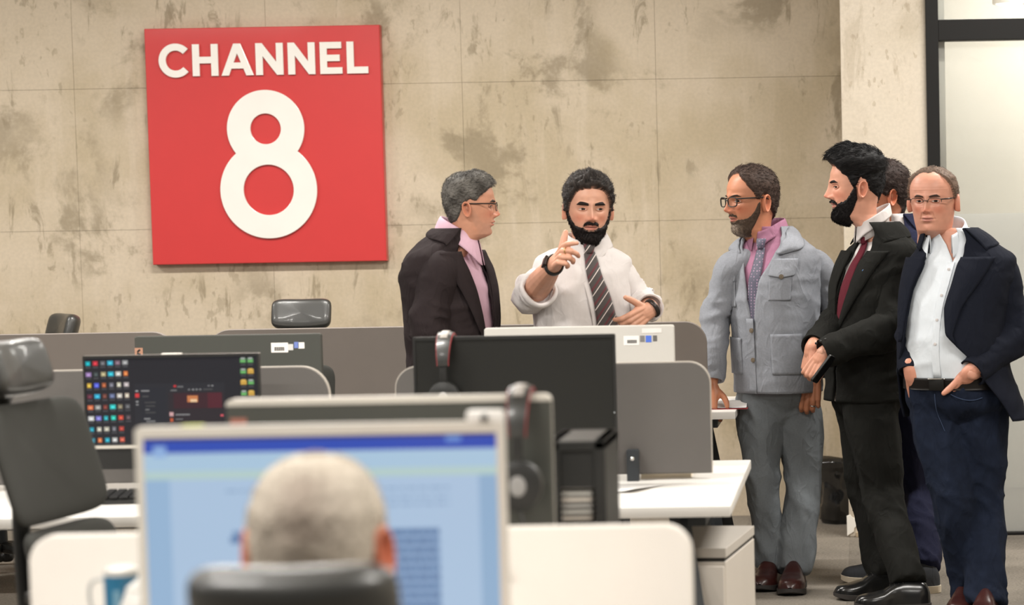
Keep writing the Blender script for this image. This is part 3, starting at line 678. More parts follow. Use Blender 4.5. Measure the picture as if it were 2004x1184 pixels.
# desk clutter
bk = WZ(1300, 938, DZ)
bo = thing('book', (bk.x, YP + 0.11, DZ), 'thin cream book lying behind the grey screen on the right desk', 'book', rz=R(3))
b = MB(); b.box((0, 0, 0.009), (0.15, 0.16, 0.014)); b.build('pages', mat('cream_paper', (222, 208, 184), 0.8), bo, smooth=False)
b = MB(); b.box((0, 0, 0.0175), (0.155, 0.165, 0.003)); b.box((0, 0, 0.0015), (0.155, 0.165, 0.003)); b.build('cover', mat('pale_cover', (214, 204, 190), 0.6), bo, smooth=False)
pp = WZ(1228, 958, DZ)
pz = MB(); Pq = np.zeros((8, 8, 3))
for i in range(8):
    for j in range(8):
        u, v = i/7, j/7; Pq[i, j] = (-0.09 + 0.18*u, -0.10 + 0.2*v + 0.03*u, 0.0012 + 0.012*max(0, u-.5)**2*4*(1-v))
pz.grid(Pq, flip=True); po = pz.build('paper_sheet', mat('white_paper', (240, 238, 236), 0.7)); po.location = (pp.x - .03, pp.y, DZ); po.rotation_euler = (0, 0, R(-20))
md = po.modifiers.new('t', 'SOLIDIFY'); md.thickness = 0.0006; md.offset = 1
tag(po, 'loose white paper sheet on the right desk beside the dark organiser', 'paper')
ob = WZ(1417, 800, DZ)
bo = thing('open_book', (ob.x - 0.03, ob.y + 0.12, DZ), 'open white book on the end of the desk beside the grey suit', 'book', rz=R(0))
for sy in (-1, 1):
    b = MB(); Pq = np.zeros((2, 10, 3))
    for i in range(2):
        for j in range(10):
            u = j/9; Pq[i, j] = (-0.12 + 0.24*i, sy*u*0.15, 0.006 + 0.026*math.sin(math.pi*min(1, u*1.15+.12))*(1-u*.55))
    b.grid(Pq, flip=(sy > 0)); Q = Pq.copy(); Q[:, :, 2] = 0.002; b.grid(Q, flip=(sy < 0)); b.build('page_block', mat('white_paper', (240, 238, 236), 0.7), bo)
b = MB(); b.box((0, 0, 0.0015), (0.25, 0.31, 0.003)); b.build('cover', mat('red_cover', (150, 52, 56), 0.6), bo, smooth=False)
# dark organiser with pale slats between the benches
og = W(1135, 1026, 5.35)
ot = thing('desk_organiser', (W(1140, 950, 5.1).x, 5.02, DZ), 'black desk organiser with pale paper stripes right of the hanging headset', 'organiser')
so = 4800/5.02; hx = 0.5*112/so; zt = W(1140, 862, 5.02).z - DZ
b = MB()
b.box((-hx+.012, .12, zt/2), (0.024, .26, zt), ch=.003); b.box((hx-.012, .12, zt/2), (0.024, .26, zt), ch=.003); b.box((0, .12, zt-.01), (2*hx, .26, .02), ch=.003); b.box((0, .12, .01), (2*hx, .26, .02), ch=.003); b.box((0, .245, zt/2), (2*hx, .012, zt)); b.box((0, .004, zt*.85), (2*hx-.04, .01, zt*.28))
b.build('case', M_black, ot, smooth=False)
zl = [W(1140, y, 5.02).z - DZ for y in (955, 967, 979, 991, 1003, 1015)]
for k, z in enumerate(zl):
    b = MB(); b.box((-.004, .11, z), (2*hx-.054, .2, .0065), ch=.001); b.build('paper_stack', mat('paper_grey%d' % (k % 3), ((176, 172, 166), (200, 196, 188), (216, 206, 194))[k % 3], 0.8), ot, smooth=False)
    b = MB(); b.box((0, .12, z-.006), (2*hx-.048, .22, .0025)); b.build('tray_shelf', M_black, ot, smooth=False)

# headsets hung over monitor tops
def headset(label, loc, group, rz=0.0, drop=0.0):
    t = thing('headset', loc, label, 'headset', group, rz)
    ang = np.linspace(-8, 188, 40); r = 0.072
    cen = np.array([(0, -r*math.cos(R(a)), r*math.sin(R(a))*1.05) for a in ang])
    def band(hw, th, dr, name, m, a0=-8, a1=188, n=40):
        ang = np.linspace(a0, a1, n); cen = np.array([(0, -r*math.cos(R(a)), r*math.sin(R(a))*1.05) for a in ang])
        P = np.zeros((n, 8, 3)); prof = [(-hw, -th), (-hw*.6, -th*1.2), (hw*.6, -th*1.2), (hw, -th), (hw, th), (hw*.6, th*1.3), (-hw*.6, th*1.3), (-hw, th)]
        for i in range(n):
            a = ang[i]; d = np.array((0, -math.cos(R(a)), math.sin(R(a)))); k = 0.72 + 0.28*math.sin(R(max(0, min(180, a))))
            for j, (x, q) in enumerate(prof): P[i, j] = cen[i] + np.array((x*k, 0, 0)) + d*(q + dr)
        b = MB(); b.grid(P, wrap=True, cap0=True, cap1=True); return b.build(name, m, t)
    band(0.021, 0.005, 0.0, 'headband', M_leather)
    band(0.0105, 0.003, 0.0062, 'top_pad', mat('grey_pad', (158, 152, 146), 0.4), 52, 128)
    for sx in (-1, 1):
        b = MB(); P = [(sx*0.0215*(0.72+0.28*math.sin(R(max(0, min(180, a))))), -(r+.001)*math.cos(R(a)), (r+.001)*1.05*math.sin(R(a))) for a in ang]
        b.tube(P, 0.0020, 40, 8, up=(1, 0, 0)); b.build('red_piping', mat('red_piping', (150, 48, 52), 0.6), t)
    for sy in (-1, 1):
        b = MB(); b.box((0, sy*r*.99, -0.03), (0.02, 0.009, 0.075), ch=.003); b.build('slider', M_black, t)
        z = -0.105
        b = MB(); a = np.linspace(0, 2*math.pi, 28, endpoint=False); prof = [(0.012, 0.0), (0.03, 0.0), (0.044, 0.006), (0.046, 0.014), (0.042, 0.020), (0.012, 0.022)]
        P = np.zeros((len(prof), 28, 3))
        for i, (rr, d) in enumerate(prof): P[i] = np.stack([rr*np.cos(a), sy*(r+.012-d)*np.ones(28), z + 1.08*rr*np.sin(a)], 1)
        b.grid(P, wrap=True, cap0=True, cap1=True, flip=(sy > 0)); cup = b.build('ear_cup', M_black, t)
        b = MB(); b.tube([(0.034*math.cos(q), sy*(r-.016), z+.037*math.sin(q)) for q in np.linspace(0, 2*math.pi, 30)], 0.012, 30, 10, up=(0, 1, 0)); b.build('ear_pad', M_leather, cup)
        b = MB(); b.ball((0, sy*(r+.013), z), (0.016, 0.003, 0.02)); b.build('ear_cup_badge', mat('grey_badge', (150, 148, 146), 0.35), cup)
    b = MB(); b.tube([(0.0, -r, -0.15), (0.012, -r-.01, -0.2), (-0.01, -r-.005, -0.26), (0.006, -r+.03, -0.33)], 0.0032, 24, 8); b.build('cable', M_black, t)
    return t
l0, w0, h0, zz0 = MON_OFF
headset('black headset with red piping hung over the switched-off monitor', (W(873, 700, 7.02).x, 7.035, DZ + zz0 + h0 - 0.068), 'headsets')
headset('blurred headset with pale red-edged band hung beside the foreground monitor', (W(1022, 800, 4.74).x, 4.735, W(1022, 754, 4.74).z - 0.082), 'headsets')
# tumbler and white jar on the near desk
tp = W(236, 1106, 4.16)
tu = thing('tumbler', (tp.x, 4.16, DZ), 'blurred blue tumbler with a pale handle before the white panel', 'tumbler')
th_ = tp.z - DZ; st = 4800/4.16; a = np.linspace(0, 2*math.pi, 32, endpoint=False)
prof = [(0.001, 0.0), (0.024, 0.0), (0.027, 0.01), (0.029, th_*.9), (0.028, th_*.93)]
P = np.array([[(r*math.cos(q), r*math.sin(q), z) for q in a] for r, z in prof]); b = MB(); b.grid(P, wrap=True); b.build('cup_body', mat('tumbler_blue', (40, 104, 138), 0.35), tu)
prof = [(0.0295, th_*.93), (0.0295, th_*.975), (0.022, th_*.99), (0.001, th_)]
P = np.array([[(r*math.cos(q), r*math.sin(q), z) for q in a] for r, z in prof]); b = MB(); b.grid(P, wrap=True); b.build('lid', mat('lid_grey', (206, 204, 198), 0.4), tu)
b = MB(); b.tube([(-0.026, 0, th_*.9), (-0.05, 0, th_*.87), (-0.055, 0, th_*.72), (-0.045, 0, th_*.62), (-0.026, 0, th_*.62)], 0.0035, 24, 8); b.build('handle', mat('handle_pale', (190, 190, 186), 0.4), tu)
b = MB(); b.tube([(0.0297*math.cos(q), 0.0297*math.sin(q), th_*.55) for q in np.linspace(0, 2*math.pi, 33)], 0.003, 33, 6); b.build('silver_band', M_silver, tu)
b = MB(); b.box((0.0, -0.0285, th_*.75), (0.010, 0.002, 0.03), ch=.001); b.build('emblem', mat('emblem_pale', (120, 160, 180), .5), tu)
jp = W(292, 1128, 4.08)
jz = jp.z - DZ; prof = [(0.001, 0), (0.04, 0), (0.052, jz*.25), (0.056, jz*.5), (0.050, jz*.75), (0.036, jz*.92), (0.018, jz*.99), (0.001, jz)]
P = np.array([[(r*math.cos(q), r*math.sin(q), z) for q in a] for r, z in prof]); b = MB(); b.grid(P, wrap=True); jr = b.build('jar_body', M_white)
jr.name = 'jar'; jr.location = (jp.x, 4.08, DZ); tag(jr, 'smooth white rounded jar half hidden by the foreground monitor', 'jar')
b = MB(); b.tube([(0.0372*math.cos(q), 0.0372*math.sin(q), jz*.91) for q in np.linspace(0, 2*math.pi, 25)], 0.0015, 25, 6); b.build('lid_seam', M_silver, jr)

# waste bin with a black bag in the recess beside the column
bp_ = WZ(1640, 1016, 0.0); 
bn = thing('waste_bin', (W(1646, 1000, YW - 0.32).x, YW - 0.30, 0), 'waste bin lined with a shiny black bag in the wall recess', 'bin')
a = np.linspace(0, 2*math.pi, 40, endpoint=False); hb = 0.30
b = MB(); P = np.array([[(r*math.cos(q), r*math.sin(q), z) for q in a] for r, z in ((0.001, 0.0), (0.092, 0.0), (0.098, 0.01), (0.112, hb*.5), (0.122, hb*.96))]); b.grid(P, wrap=True); b.build('bucket', M_black, bn)
P = []
for k in range(26):
    z = 0.02 + (hb - 0.015)*k/25; row = []
    for q in a:
        n_ = vnoise([[math.cos(q)*3.2, math.sin(q)*3.2, z*9]], 5)[0]*.010 + vnoise([[math.cos(q)*6, math.sin(q)*6, z*22+q*2]], 6)[0]*.009
        r = 0.106 + 0.026*z/hb + n_ + (0.006 if k > 21 else 0) ; row.append((r*math.cos(q), r*math.sin(q), z + (0.008*math.sin(3*q+1) if k > 23 else 0)))
    P.append(row)
for r_, dz_ in ((0.118, -0.005), (0.11, -0.06)): P.append([(r_*math.cos(q), r_*math.sin(q), hb + dz_) for q in a])
b = MB(); b.grid(np.array(P), wrap=True); b.build('bin_bag', mat('black_bag', (16, 16, 16), 0.14, spec=0.9), bn, 'full')

# ------------------------------------------------------------------ office chairs
def cushion(mb, w, h, d, bow=0.0, n=18, m=22, e=4.0, curve=0.0):     # padded slab in x,z, facing -y
    t = np.linspace(0, 2*math.pi, m*2, endpoint=False); ph = np.linspace(-math.pi/2, math.pi/2, n)
    sg = lambda v, p: np.sign(v)*np.abs(v)**p
    P = np.zeros((n, m*2, 3))
    for i, f in enumerate(ph):
        cf = sg(np.cos(f), 2/6.0); P[i, :, 0] = w/2*cf*sg(np.cos(t), 2/e); P[i, :, 2] = h/2*cf*sg(np.sin(t), 2/e); P[i, :, 1] = d/2*np.sin(f)
    P[:, :, 1] += bow*(P[:, :, 0]/(w/2))**2 + curve*(P[:, :, 2]/(h/2))**2
    mb.grid(P, wrap=True, cap0=True, cap1=True, flip=False); return mb
def office_chair(label, loc, rz, head=True, zhead=1.18, group='black office chairs'):
    t = thing('office_chair', loc, label, 'chair', group, rz)
    lean = Matrix.Rotation(R(-16), 4, 'X')
    def put(b, name, m, z, y, rx=True): 
        if rx: b.xform(lean)
        b.xform(Matrix.Translation((0, y, z))); return b.build(name, m, t)
    b = MB(); cushion(b, 0.5, 0.48, 0.08, e=5); b.xform(Matrix.Rotation(R(90), 4, 'X')); put(b, 'seat', M_mesh, 0.41, 0.0, False)
    b = MB(); cushion(b, 0.46, 0.30, 0.03, bow=-0.035, e=7); put(b, 'backrest', M_mesh, 0.955, 0.26)
    b = MB(); cushion(b, 0.42, 0.20, 0.045, bow=-0.05, e=5); put(b, 'lumbar_pad', M_mesh, 0.70, 0.205)
    if head:
        b = MB(); cushion(b, 0.265, 0.14, 0.075, bow=-0.028, e=5); put(b, 'headrest', M_leather, zhead, 0.325)
        b = MB(); b.tube([(0, 0.30, 0.98), (0, 0.345, 1.08), (0, 0.335, zhead - 0.04)], [(0.035, .02), (0.03, .015), (0.045, .02)], 12, 10, up=(1, 0, 0)); b.build('headrest_post', M_black, t)
    b = MB(); b.tube([(0, 0.08, 0.36), (0, 0.27, 0.42), (0, 0.30, 0.62), (0, 0.31, 0.98)], [(0.045, .02), (0.045, .022), (0.035, .02), (0.03, .015)], 24, 12, up=(1, 0, 0)); b.build('back_spine', M_black, t)
    for sx in (-1, 1):
        b = MB(); b.tube([(sx*0.2, 0.05, 0.4), (sx*0.29, 0.05, 0.42), (sx*0.3, 0.05, 0.55), (sx*0.29, 0.03, 0.66)], [(0.025, .014)]*4, 16, 10); ar = b.build('armrest', M_black, t)
        b = MB(); b.box((sx*0.29, 0.0, 0.675), (0.085, 0.25, 0.03), ch=.011); b.build('arm_pad', M_leather, ar)
    b = MB(); b.tube([(0, 0, 0.1), (0, 0, 0.43)], [0.028, 0.022], 4, 14, up=(1, 0, 0), round0=False); b.build('gas_lift', M_dsteel, t)
    for k in range(5):
        q = 2*math.pi*k/5 + .3; dx, dy = math.cos(q), math.sin(q)
        b = MB(); b.tube([(0, 0, 0.11), (dx*.17, dy*.17, 0.10), (dx*.31, dy*.31, 0.075)], [(0.028, .03), (.02, .025), (.014, .018)], 10, 8); b.build('base_leg', M_black, t)
        b = MB()
        for s_ in (-1, 1): b.tube([(dx*.31 - dy*.012*s_, dy*.31 + dx*.012*s_, .027), (dx*.31 - dy*.026*s_, dy*.31 + dx*.026*s_, .027)], .026, 3, 12)
        b.build('caster', M_black, t)
    return t
def chair_at(label, px, py, z, Y, yaw, **k):      # puts the chair so that its headrest (or back top) at height z is seen at that pixel
    p = W(px, py, Y); a = R(yaw); off = 0.32
    return office_chair(label, (p.x + off*math.sin(a) , p.y - off*math.cos(a), p.z - z), a, **k)
c = chair_at('black mesh office chair with leather headrest at the left edge', 20, 722, 1.18, 5.95, 80)
c.location.z = 0
for ch in c.children:
    if ch.name.startswith('headrest'): ch.location.z += W(20, 722, 5.95).z - 1.18
c2_ = chair_at('black office chair near the wall with its padded headrest facing the camera', 592, 616, 1.18, 10.86, 0); dz = c2_.location.z; c2_.location.z = 0
for ch in c2_.children:
    if ch.name.startswith(('backrest', 'lumbar')): ch.location.z -= .10
    if ch.name.startswith('headrest'): ch.location.z += dz
c3_ = chair_at('black office chair near the wall at far left, turned sideways', 128, 645, 1.18, 10.86, -52); dz = c3_.location.z; c3_.location.z = 0
for ch in c3_.children:
    if ch.name.startswith(('backrest', 'lumbar')): ch.location.z -= .10
    if ch.name.startswith('headrest'): ch.location.z += dz
c4_ = chair_at('black office chair whose back shows between the two desk screens', 536, 745, 1.0, 8.55, 0, head=False); c4_.location.z = 0
for ch in c4_.children:
    if ch.name.startswith('backrest'): ch.location.z += W(600, 716, 8.55).z - 1.095
c5_ = chair_at('black chair with leather headrest behind the seated man, closest to the camera', 571, 1216, 1.18, 3.02, 180); dz = c5_.location.z; c5_.location.z = 0
for ch in c5_.children:
    if ch.name.startswith(('backrest', 'lumbar')): ch.location.z -= .17
    if ch.name.startswith(('headrest',)): ch.location.z += dz
# ------------------------------------------------------------------ people: builders
M_skin = vcol('skin', 0.46, 0.4, bump=0.06, bscale=500, sss=0.06)
M_hair = vcol('hair', 0.62, 0.18, bump=0.35, bscale=420, stretch=(1, 1, .35))
M_eye = vcol('eye', 0.12, 0.6)
M_lens = glass_mat('spectacle_lens', (0.97, 0.975, 0.98))

def gauss(x, s): return np.exp(-(x/s)**2)

class Head:
    # canonical head: chin at z=0, crown at z=.235, face towards -y, x to the image right when facing the camera
    def __init__(s, M, skin=(196, 146, 118), wx=1.0, jaw=1.0, nose=1.0, lips=(176, 104, 92), stubble=0.0, stubcol=(120, 104, 96), neckx=1.0, neckd=1.0, lean=.36, neckz=-.12, seed=1, smile=0.0, cheek=1.0, fold=0.0):
        s.M = M; s.seed = seed
        z = np.concatenate([np.linspace(neckz, -.02, 16), np.linspace(-.015, .165, 100), .165 + .0699*np.sin(np.linspace(0.03, math.pi/2, 26))])
        kz = [-.12, -.06, -.03, -.012, 0, .01, .03, .05, .08, .11, .13, .16, .19, .21, .225, .232, .2349]
        kw = [.064, .060, .059, .058, .0575, .058, .0615, .065, .0705, .0755, .0772, .0765, .070, .059, .042, .026, .004]
        kf = [.046, .040, .038, .050, .070, .079, .0835, .086, .0895, .0905, .0915, .0925, .083, .068, .046, .028, .004]
        kb = [.074, .066, .062, .062, .063, .064, .067, .072, .083, .094, .099, .0995, .090, .075, .055, .034, .006]
        w = herm(kz, kw, z); f = herm(kz, kf, z); b = herm(kz, kb, z)
        w = w*wx*np.where(z < .1, 1 + (jaw-1)*sstep(.1, .03, z), 1); w = np.where(z < -.012, w*(1 + (neckx-1)*sstep(-.012, -.05, z)), w)
        b = np.where(z < .05, b*(1 + (neckd-1)*sstep(.05, -.03, z)), b)
        kk = herm([-.12, -.03, 0, .02, .05, .09, .13, .2, .235], [.0, .05, .43, .40, .29, .16, .08, .04, 0], z)
        ph = np.linspace(-math.pi, math.pi, 150, endpoint=False); th = ph - .42*np.sin(ph)
        Z = z[:, None]*np.ones((1, len(th))); TH = th[None, :]*np.ones((len(z), 1)); co = np.cos(TH); si = np.sin(TH)
        X = w[:, None]*si*(1 - kk[:, None]*np.clip(co, 0, 1)**1.5)*(1 + .05*np.sin(2*TH)**2)
        Yf = np.where(co > 0, -f[:, None]*co, -b[:, None]*co)*(1 + .03*np.sin(2*TH)**2)
        fr = sstep(.15, .5, co); a = np.abs(X); g = 0
        Nz = herm([.06, .07, .077, .083, .089, .098, .11, .122, .134, .142, .16], [0, .002, .012, .0235, .0275, .0225, .0165, .0115, .007, .004, 0], Z.ravel()).reshape(Z.shape)
        Nw = herm([.07, .083, .09, .11, .13, .15], [.0125, .0118, .0105, .0085, .0082, .012], Z.ravel()).reshape(Z.shape)
        g = g + nose*Nz*gauss(a, Nw) + nose*.0090*gauss(a-.0140, .0062)*gauss(Z-.0825, .0068)
        g = g - .004*gauss(a-.007, .004)*gauss(Z-.0755, .003)
        g = g - .0115*gauss(a-.031, .0175)*gauss(Z-.1185, .0105) + .0045*gauss(a-.030, .020)*gauss(Z-.139, .0065) + .002*gauss(a, .012)*gauss(Z-.142, .009)
        g = g + .0042*cheek*gauss(a-.044, .018)*gauss(Z-.095, .016)
        mw = .0215*(1 + .2*smile); zc_ = .0535 + smile*.006*(a/mw)**2
        g = g + .0062*gauss(a, mw*.85)*gauss(Z-zc_-.0058, .0042) + .0066*gauss(a, mw*.78)*gauss(Z-zc_+.0062, .0050) - .0050*gauss(a, mw)*gauss(Z-zc_, .0017)
        g = g + .004*gauss(a, .030)*gauss(Z-.060, .016) - .0040*gauss(a, .018)*gauss(Z-.0355, .006) + .0050*gauss(a, .017)*gauss(Z-.016, .012)
        fl = a - (.019 + (.078-Z)*.28); g = g - (.0014 + .0016*fold + .002*smile)*gauss(fl, .0028)*sstep(.045, .055, Z)*sstep(.09, .080, Z)
        g = g - .0016*fold*gauss(a-.026, .014)*gauss(Z-.1035, .0025) + .0007*fold*np.sin(Z*900 + 8*a)*sstep(.155, .165, Z)*sstep(.2, .19, Z)
        Yf = Yf - g*fr
        Yf = Yf + np.where(Z < .01, (.01-Z)*lean, 0)
        s.P = np.stack([X, Yf, Z], -1); s.z = z; s.th = th; s.TH = np.degrees(TH); s.Z = Z; s.X = X
        # normals of the grid
        du = np.roll(s.P, -1, 1) - np.roll(s.P, 1, 1); dv = np.gradient(s.P, axis=0)
        n = np.cross(du, dv); n /= np.linalg.norm(n, axis=2, keepdims=True) + 1e-12; s.N = n
        base = np.array(lin(skin)); col = np.ones(X.shape + (3,))*base
        def tint(mask, c, k):
            nonlocal col
            m = np.clip(mask*k, 0, 1)[..., None]; col = col*(1-m) + np.array(lin(c))*m
        red = tuple(int(v) for v in (min(255, skin[0]*1.02), skin[1]*.82, skin[2]*.78))
        tint((gauss(a-.04, .022)*gauss(Z-.088, .018) + gauss(a, .014)*gauss(Z-.086, .012))*fr, red, .55)
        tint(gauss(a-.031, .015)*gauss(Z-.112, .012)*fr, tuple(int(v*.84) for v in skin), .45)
        lp = (a/(mw*1.08))**2 + ((Z-zc_)/(.0108 - .004*(a/mw)**2))**2
        tint(sstep(1.15, .8, lp)*fr, lips, .85); tint(gauss(Z-zc_, .0012)*sstep(mw*1.05, mw*.9, a)*fr, (74, 34, 30), .8)
        if stubble: tint(s.beard_mask()*1.0, stubcol, stubble)
        nz = vnoise(s.P.reshape(-1, 3)*90, seed).reshape(X.shape); nz2 = vnoise(s.P.reshape(-1, 3)*28, seed+4).reshape(X.shape); col = col*(1 + .06*nz + .08*nz2)[..., None]*(1 + np.array((0, -.03, -.04))*np.clip(nz2, 0, 1)[..., None])
        s.col = np.clip(col, 0, 1); s.skin = base
    def beard_mask(s, zc=((0, .072), (16, .072), (24, .068), (33, .050), (45, .050), (60, .058), (71, .076), (79, .102), (86, .114), (90, 0)), zl=((0, -.016), (40, -.012), (60, .004), (74, .03), (86, .07), (90, .2)), soft=.007):
        T = np.abs(s.TH); up = np.interp(T, [q[0] for q in zc], [q[1] for q in zc]); lo = np.interp(T, [q[0] for q in zl], [q[1] for q in zl])
        up = up + .004*vnoise(s.P.reshape(-1, 3)*140, s.seed+77).reshape(T.shape); m = sstep(up+soft, up-soft, s.Z)*sstep(lo-soft, lo+soft, s.Z)*(T < 92)
        lips = (np.abs(s.X)/.0255)**2 + ((s.Z-.0535)/.0098)**2
        return m*sstep(.85, 1.25, lips)
    def at(s, x, z):                       # face surface point over (x, z)
        i = np.clip(np.searchsorted(s.z, z) - 1, 0, len(s.z)-2); f = (z - s.z[i])/(s.z[i+1]-s.z[i]); ys = []
        for k in (i, i+1):
            m = np.abs(s.TH[k]) < 88; o = np.argsort(s.P[k, m, 0]); ys.append(np.interp(x, s.P[k, m, 0][o], s.P[k, m, 1][o]))
        return np.array((x, ys[0]*(1-f) + ys[1]*f, z))
    def skin_mesh(s, mb, ears=1.0):
        h = MB(); h.grid(s.P, wrap=True, col=s.col, cap1=True)
        for sg in (-1, 1):
            u = np.linspace(0, 1, 12); q = np.linspace(0, 2*math.pi, 30, endpoint=False); P = np.zeros((23, 30, 3)); Cc = np.ones((23, 30, 3))
            oy = .0165*np.cos(q)*(1 + .22*np.sin(q)); oz = .0315*np.sin(q)
            for i in range(23):
                if i < 12:
                    r = u[i]; ht = .004 + .0065*gauss(r-.88, .16) - .008*gauss(r-.25, .35)
                    dep = ht + .002*np.cos(q)*r
                else:
                    r = 1 - (i-11)/11*.75; dep = np.full(30, -.006 - .004*(1-r)) if i > 12 else np.full(30, -.001); r = r*(1.0 if i > 12 else 1.02)
                P[i, :, 0] = dep; P[i, :, 1] = oy*r; P[i, :, 2] = oz*r - .002
                Cc[i] = s.skin*(np.array((1.02, .86, .82)) if i < 13 else np.array((1, .9, .86)))*(1 - .35*gauss(u[i]-.2, .25) if i < 12 else 1)
            rot = Matrix.Rotation(R(24), 4, 'Z') @ Matrix.Rotation(R(-12), 4, 'X')
            P = P @ np.array(rot.to_3x3()).T
            P[:, :, 0] = P[:, :, 0]*1.15 + .0005
            wv = float(np.interp(.108, s.z, np.max(s.P[:, :, 0], axis=1)))
            P = P*ears; P[:, :, 0] += wv + .004; P[:, :, 1] += .013; P[:, :, 2] += .106
            P[:, :, 0] *= sg
            h.grid(P, wrap=True, col=Cc, cap0=True, cap1=True, flip=(sg < 0))
        # upper and lower lids
        for sg in (-1, 1):
            for top in (1, -1):
                k = np.linspace(-1, 1, 15); pts = []
                for q in k:
                    x = sg*(.0315 + .0155*q*sg); zz = .1185 + (.0062*(1-q*q)**.8 if top > 0 else -.0046*(1-q*q)); p = s.at(x, zz); pts.append((p[0], p[1] - .0022 - .0022*(1-q*q), p[2] + .0006*top))
                h.tube(pts, np.where(np.abs(k) > .95, .0009, .0020 if top > 0 else .0014), 15, 8, col=s.skin*np.array((.94, .86, .84)))
        h.xform(s.M); v, f, c = h.arrays(); mb.add(v, f, c)
    def eyes(s, gx=0.0, gz=0.0, squint=0.86, iris=(52, 32, 22)):
        out = []
        for sg in (-1, 1):
            b = MB(); U = np.linspace(-1, 1, 25); V = np.linspace(0, 1, 15); P = np.zeros((25, 15, 3)); Cc = np.zeros((25, 15, 3))
            for i, q in enumerate(U):
                zu = .1185 + squint*.0062*(1-q*q)**.8; zl = .1185 - squint*.0048*(1-q*q); x = sg*.0315 + .0155*q
                for j, v_ in enumerate(V):
                    z = zl + (zu-zl)*v_; p = s.at(x, .1185); P[i, j] = (x, p[1] - .0008 - .0042*(1-q*q)*(1 - .5*(2*v_-1)**2), z)
                    r = math.hypot(x - sg*.0315 - gx, (z - .1185 - gz))
                    c = (206, 196, 188) if r > .0066 else (iris if r > .0030 else (10, 8, 8))
                    if v_ > .86: c = (36, 24, 20)
                    if abs(q) > .9: c = (176, 122, 108)
                    Cc[i, j] = lin(c)
            b.grid(P, col=Cc, flip=False); Q = P.copy(); Q[:, :, 1] += .004; b.grid(Q, col=Cc*.5, flip=True); b.xform(s.M); out.append(b)
        return out
    def brows(s, col=(30, 24, 22), thick=.0052, lift=0.0, arch=.004, x0=.011, x1=.050, inner=0.0):
        out = []
        for sg in (-1, 1):
            b = MB(); U = np.linspace(0, 1, 22); V = np.linspace(-1, 1, 9); P = np.zeros((22, 9, 3))
            for i, u in enumerate(U):
                x = x0 + (x1-x0)*u; zc = .1355 + lift + inner*(1-u) + arch*math.sin(min(1, u*1.25)*math.pi*.62) - .005*max(0, u-.7)**1.5*6; th = thick*(.75 + .45*math.sin(u*math.pi*.8)) * (1 if u < .75 else 1 - (u-.75)*3.2)
                for j, v in enumerate(V):
                    p = s.at(sg*x, zc + th*v); e = (1-v*v)*(1 if 0 < i < 21 else 0); P[i, j] = p + np.array((0, .001 - .0048*e - .0006*rng.random(), 0))
            b.grid(P, col=np.array(lin(col)), flip=(sg > 0)); b.xform(s.M); out.append(b)
        return out
    def shell(s, mask, thick, col, rough=.0025, seed=3, freq=(120, 120, 40), strands=0, comb=(0, .6, -.6), slen=.016, lift=.35, colvar=.35, sw=.0007, col2=None, mix2=None):
        # hair or beard: a shell grown from the head surface plus loose strands
        pts = s.P.reshape(-1, 3); nn = vnoise(pts*np.array(freq), seed).reshape(mask.shape); n2 = vnoise(pts*45, seed+1).reshape(mask.shape)
        t = np.where(mask > .02, thick*mask + rough*(nn*.7 + n2*.6)*mask, 0) - .0035*(1-mask)
        P = s.P + s.N*t[..., None]
        base = np.array(lin(col))*np.ones(mask.shape + (1,)); 
        if col2 is not None: base = base*(1-mix2[..., None]) + np.array(lin(col2))*mix2[..., None]
        ek = sstep(.0, .30, mask)[..., None]; cv = (s.skin*.8)*(1-ek) + base*(1 + colvar*nn[..., None])*ek
        n, m = mask.shape; keep = mask > .10; b = MB(); idx = -np.ones(n*m, int); f = []
        for i in range(n-1):
            for j in range(m):
                k = (j+1) % m; q = (i*m+j, i*m+k, (i+1)*m+k, (i+1)*m+j)
                if keep[i, j] or keep[i, k] or keep[i+1, k] or keep[i+1, j]: f.append(q)
        if keep[-1].all(): f.append(tuple((n-1)*m + j for j in range(m)))
        used = sorted({q for t_ in f for q in t_}); idx[used] = np.arange(len(used))
        b.add(P.reshape(-1, 3)[used], [tuple(idx[q] for q in t_) for t_ in f], np.clip(cv.reshape(-1, 3)[used], 0, 1))
        if strands:
            ii = np.argwhere(mask > .35); rs = np.random.RandomState(seed); pick = ii[rs.randint(0, len(ii), strands)]
            cmb = np.array(comb) if not callable(comb) else None; sv = []; sf = []; sc = []
            for a_, (i, j) in enumerate(pick):
                p = P[i, j] + rs.randn(3)*.0012; nrm = s.N[i, j]; c_ = comb(p) if cmb is None else cmb
                tdir = c_ - nrm*(c_ @ nrm); tdir = tdir/(np.linalg.norm(tdir) + 1e-9) + rs.randn(3)*.22
                d = tdir + nrm*lift; d /= np.linalg.norm(d); L = slen*rs.uniform(.5, 1.15)*(.4 + .6*mask[i, j])*min(1.2, max(.35, (thick[i, j] if np.ndim(thick) else thick)/.013))
                u = np.cross(d, nrm); u /= np.linalg.norm(u) + 1e-9; w_ = np.cross(d, u); o = len(sv); r = sw
                mid = p + d*L*.55; tip = p + (d + tdir*.25 - nrm*lift*.5)*L
                sv += [p + u*r, p - u*r*.5 + w_*r, p - u*r*.5 - w_*r, mid + u*r*.8, mid - u*r*.4 + w_*r*.8, mid - u*r*.4 - w_*r*.8, tip]
                sf += [(o, o+1, o+4, o+3), (o+1, o+2, o+5, o+4), (o+2, o, o+3, o+5), (o+3, o+4, o+6), (o+4, o+5, o+6), (o+5, o+3, o+6)]
                sc += [np.clip(base[i, j]*(1 + colvar*1.3*rs.randn()), 0, 1)]*7
            b.add(np.array(sv), sf, np.array(sc))
        b.xform(s.M); return b
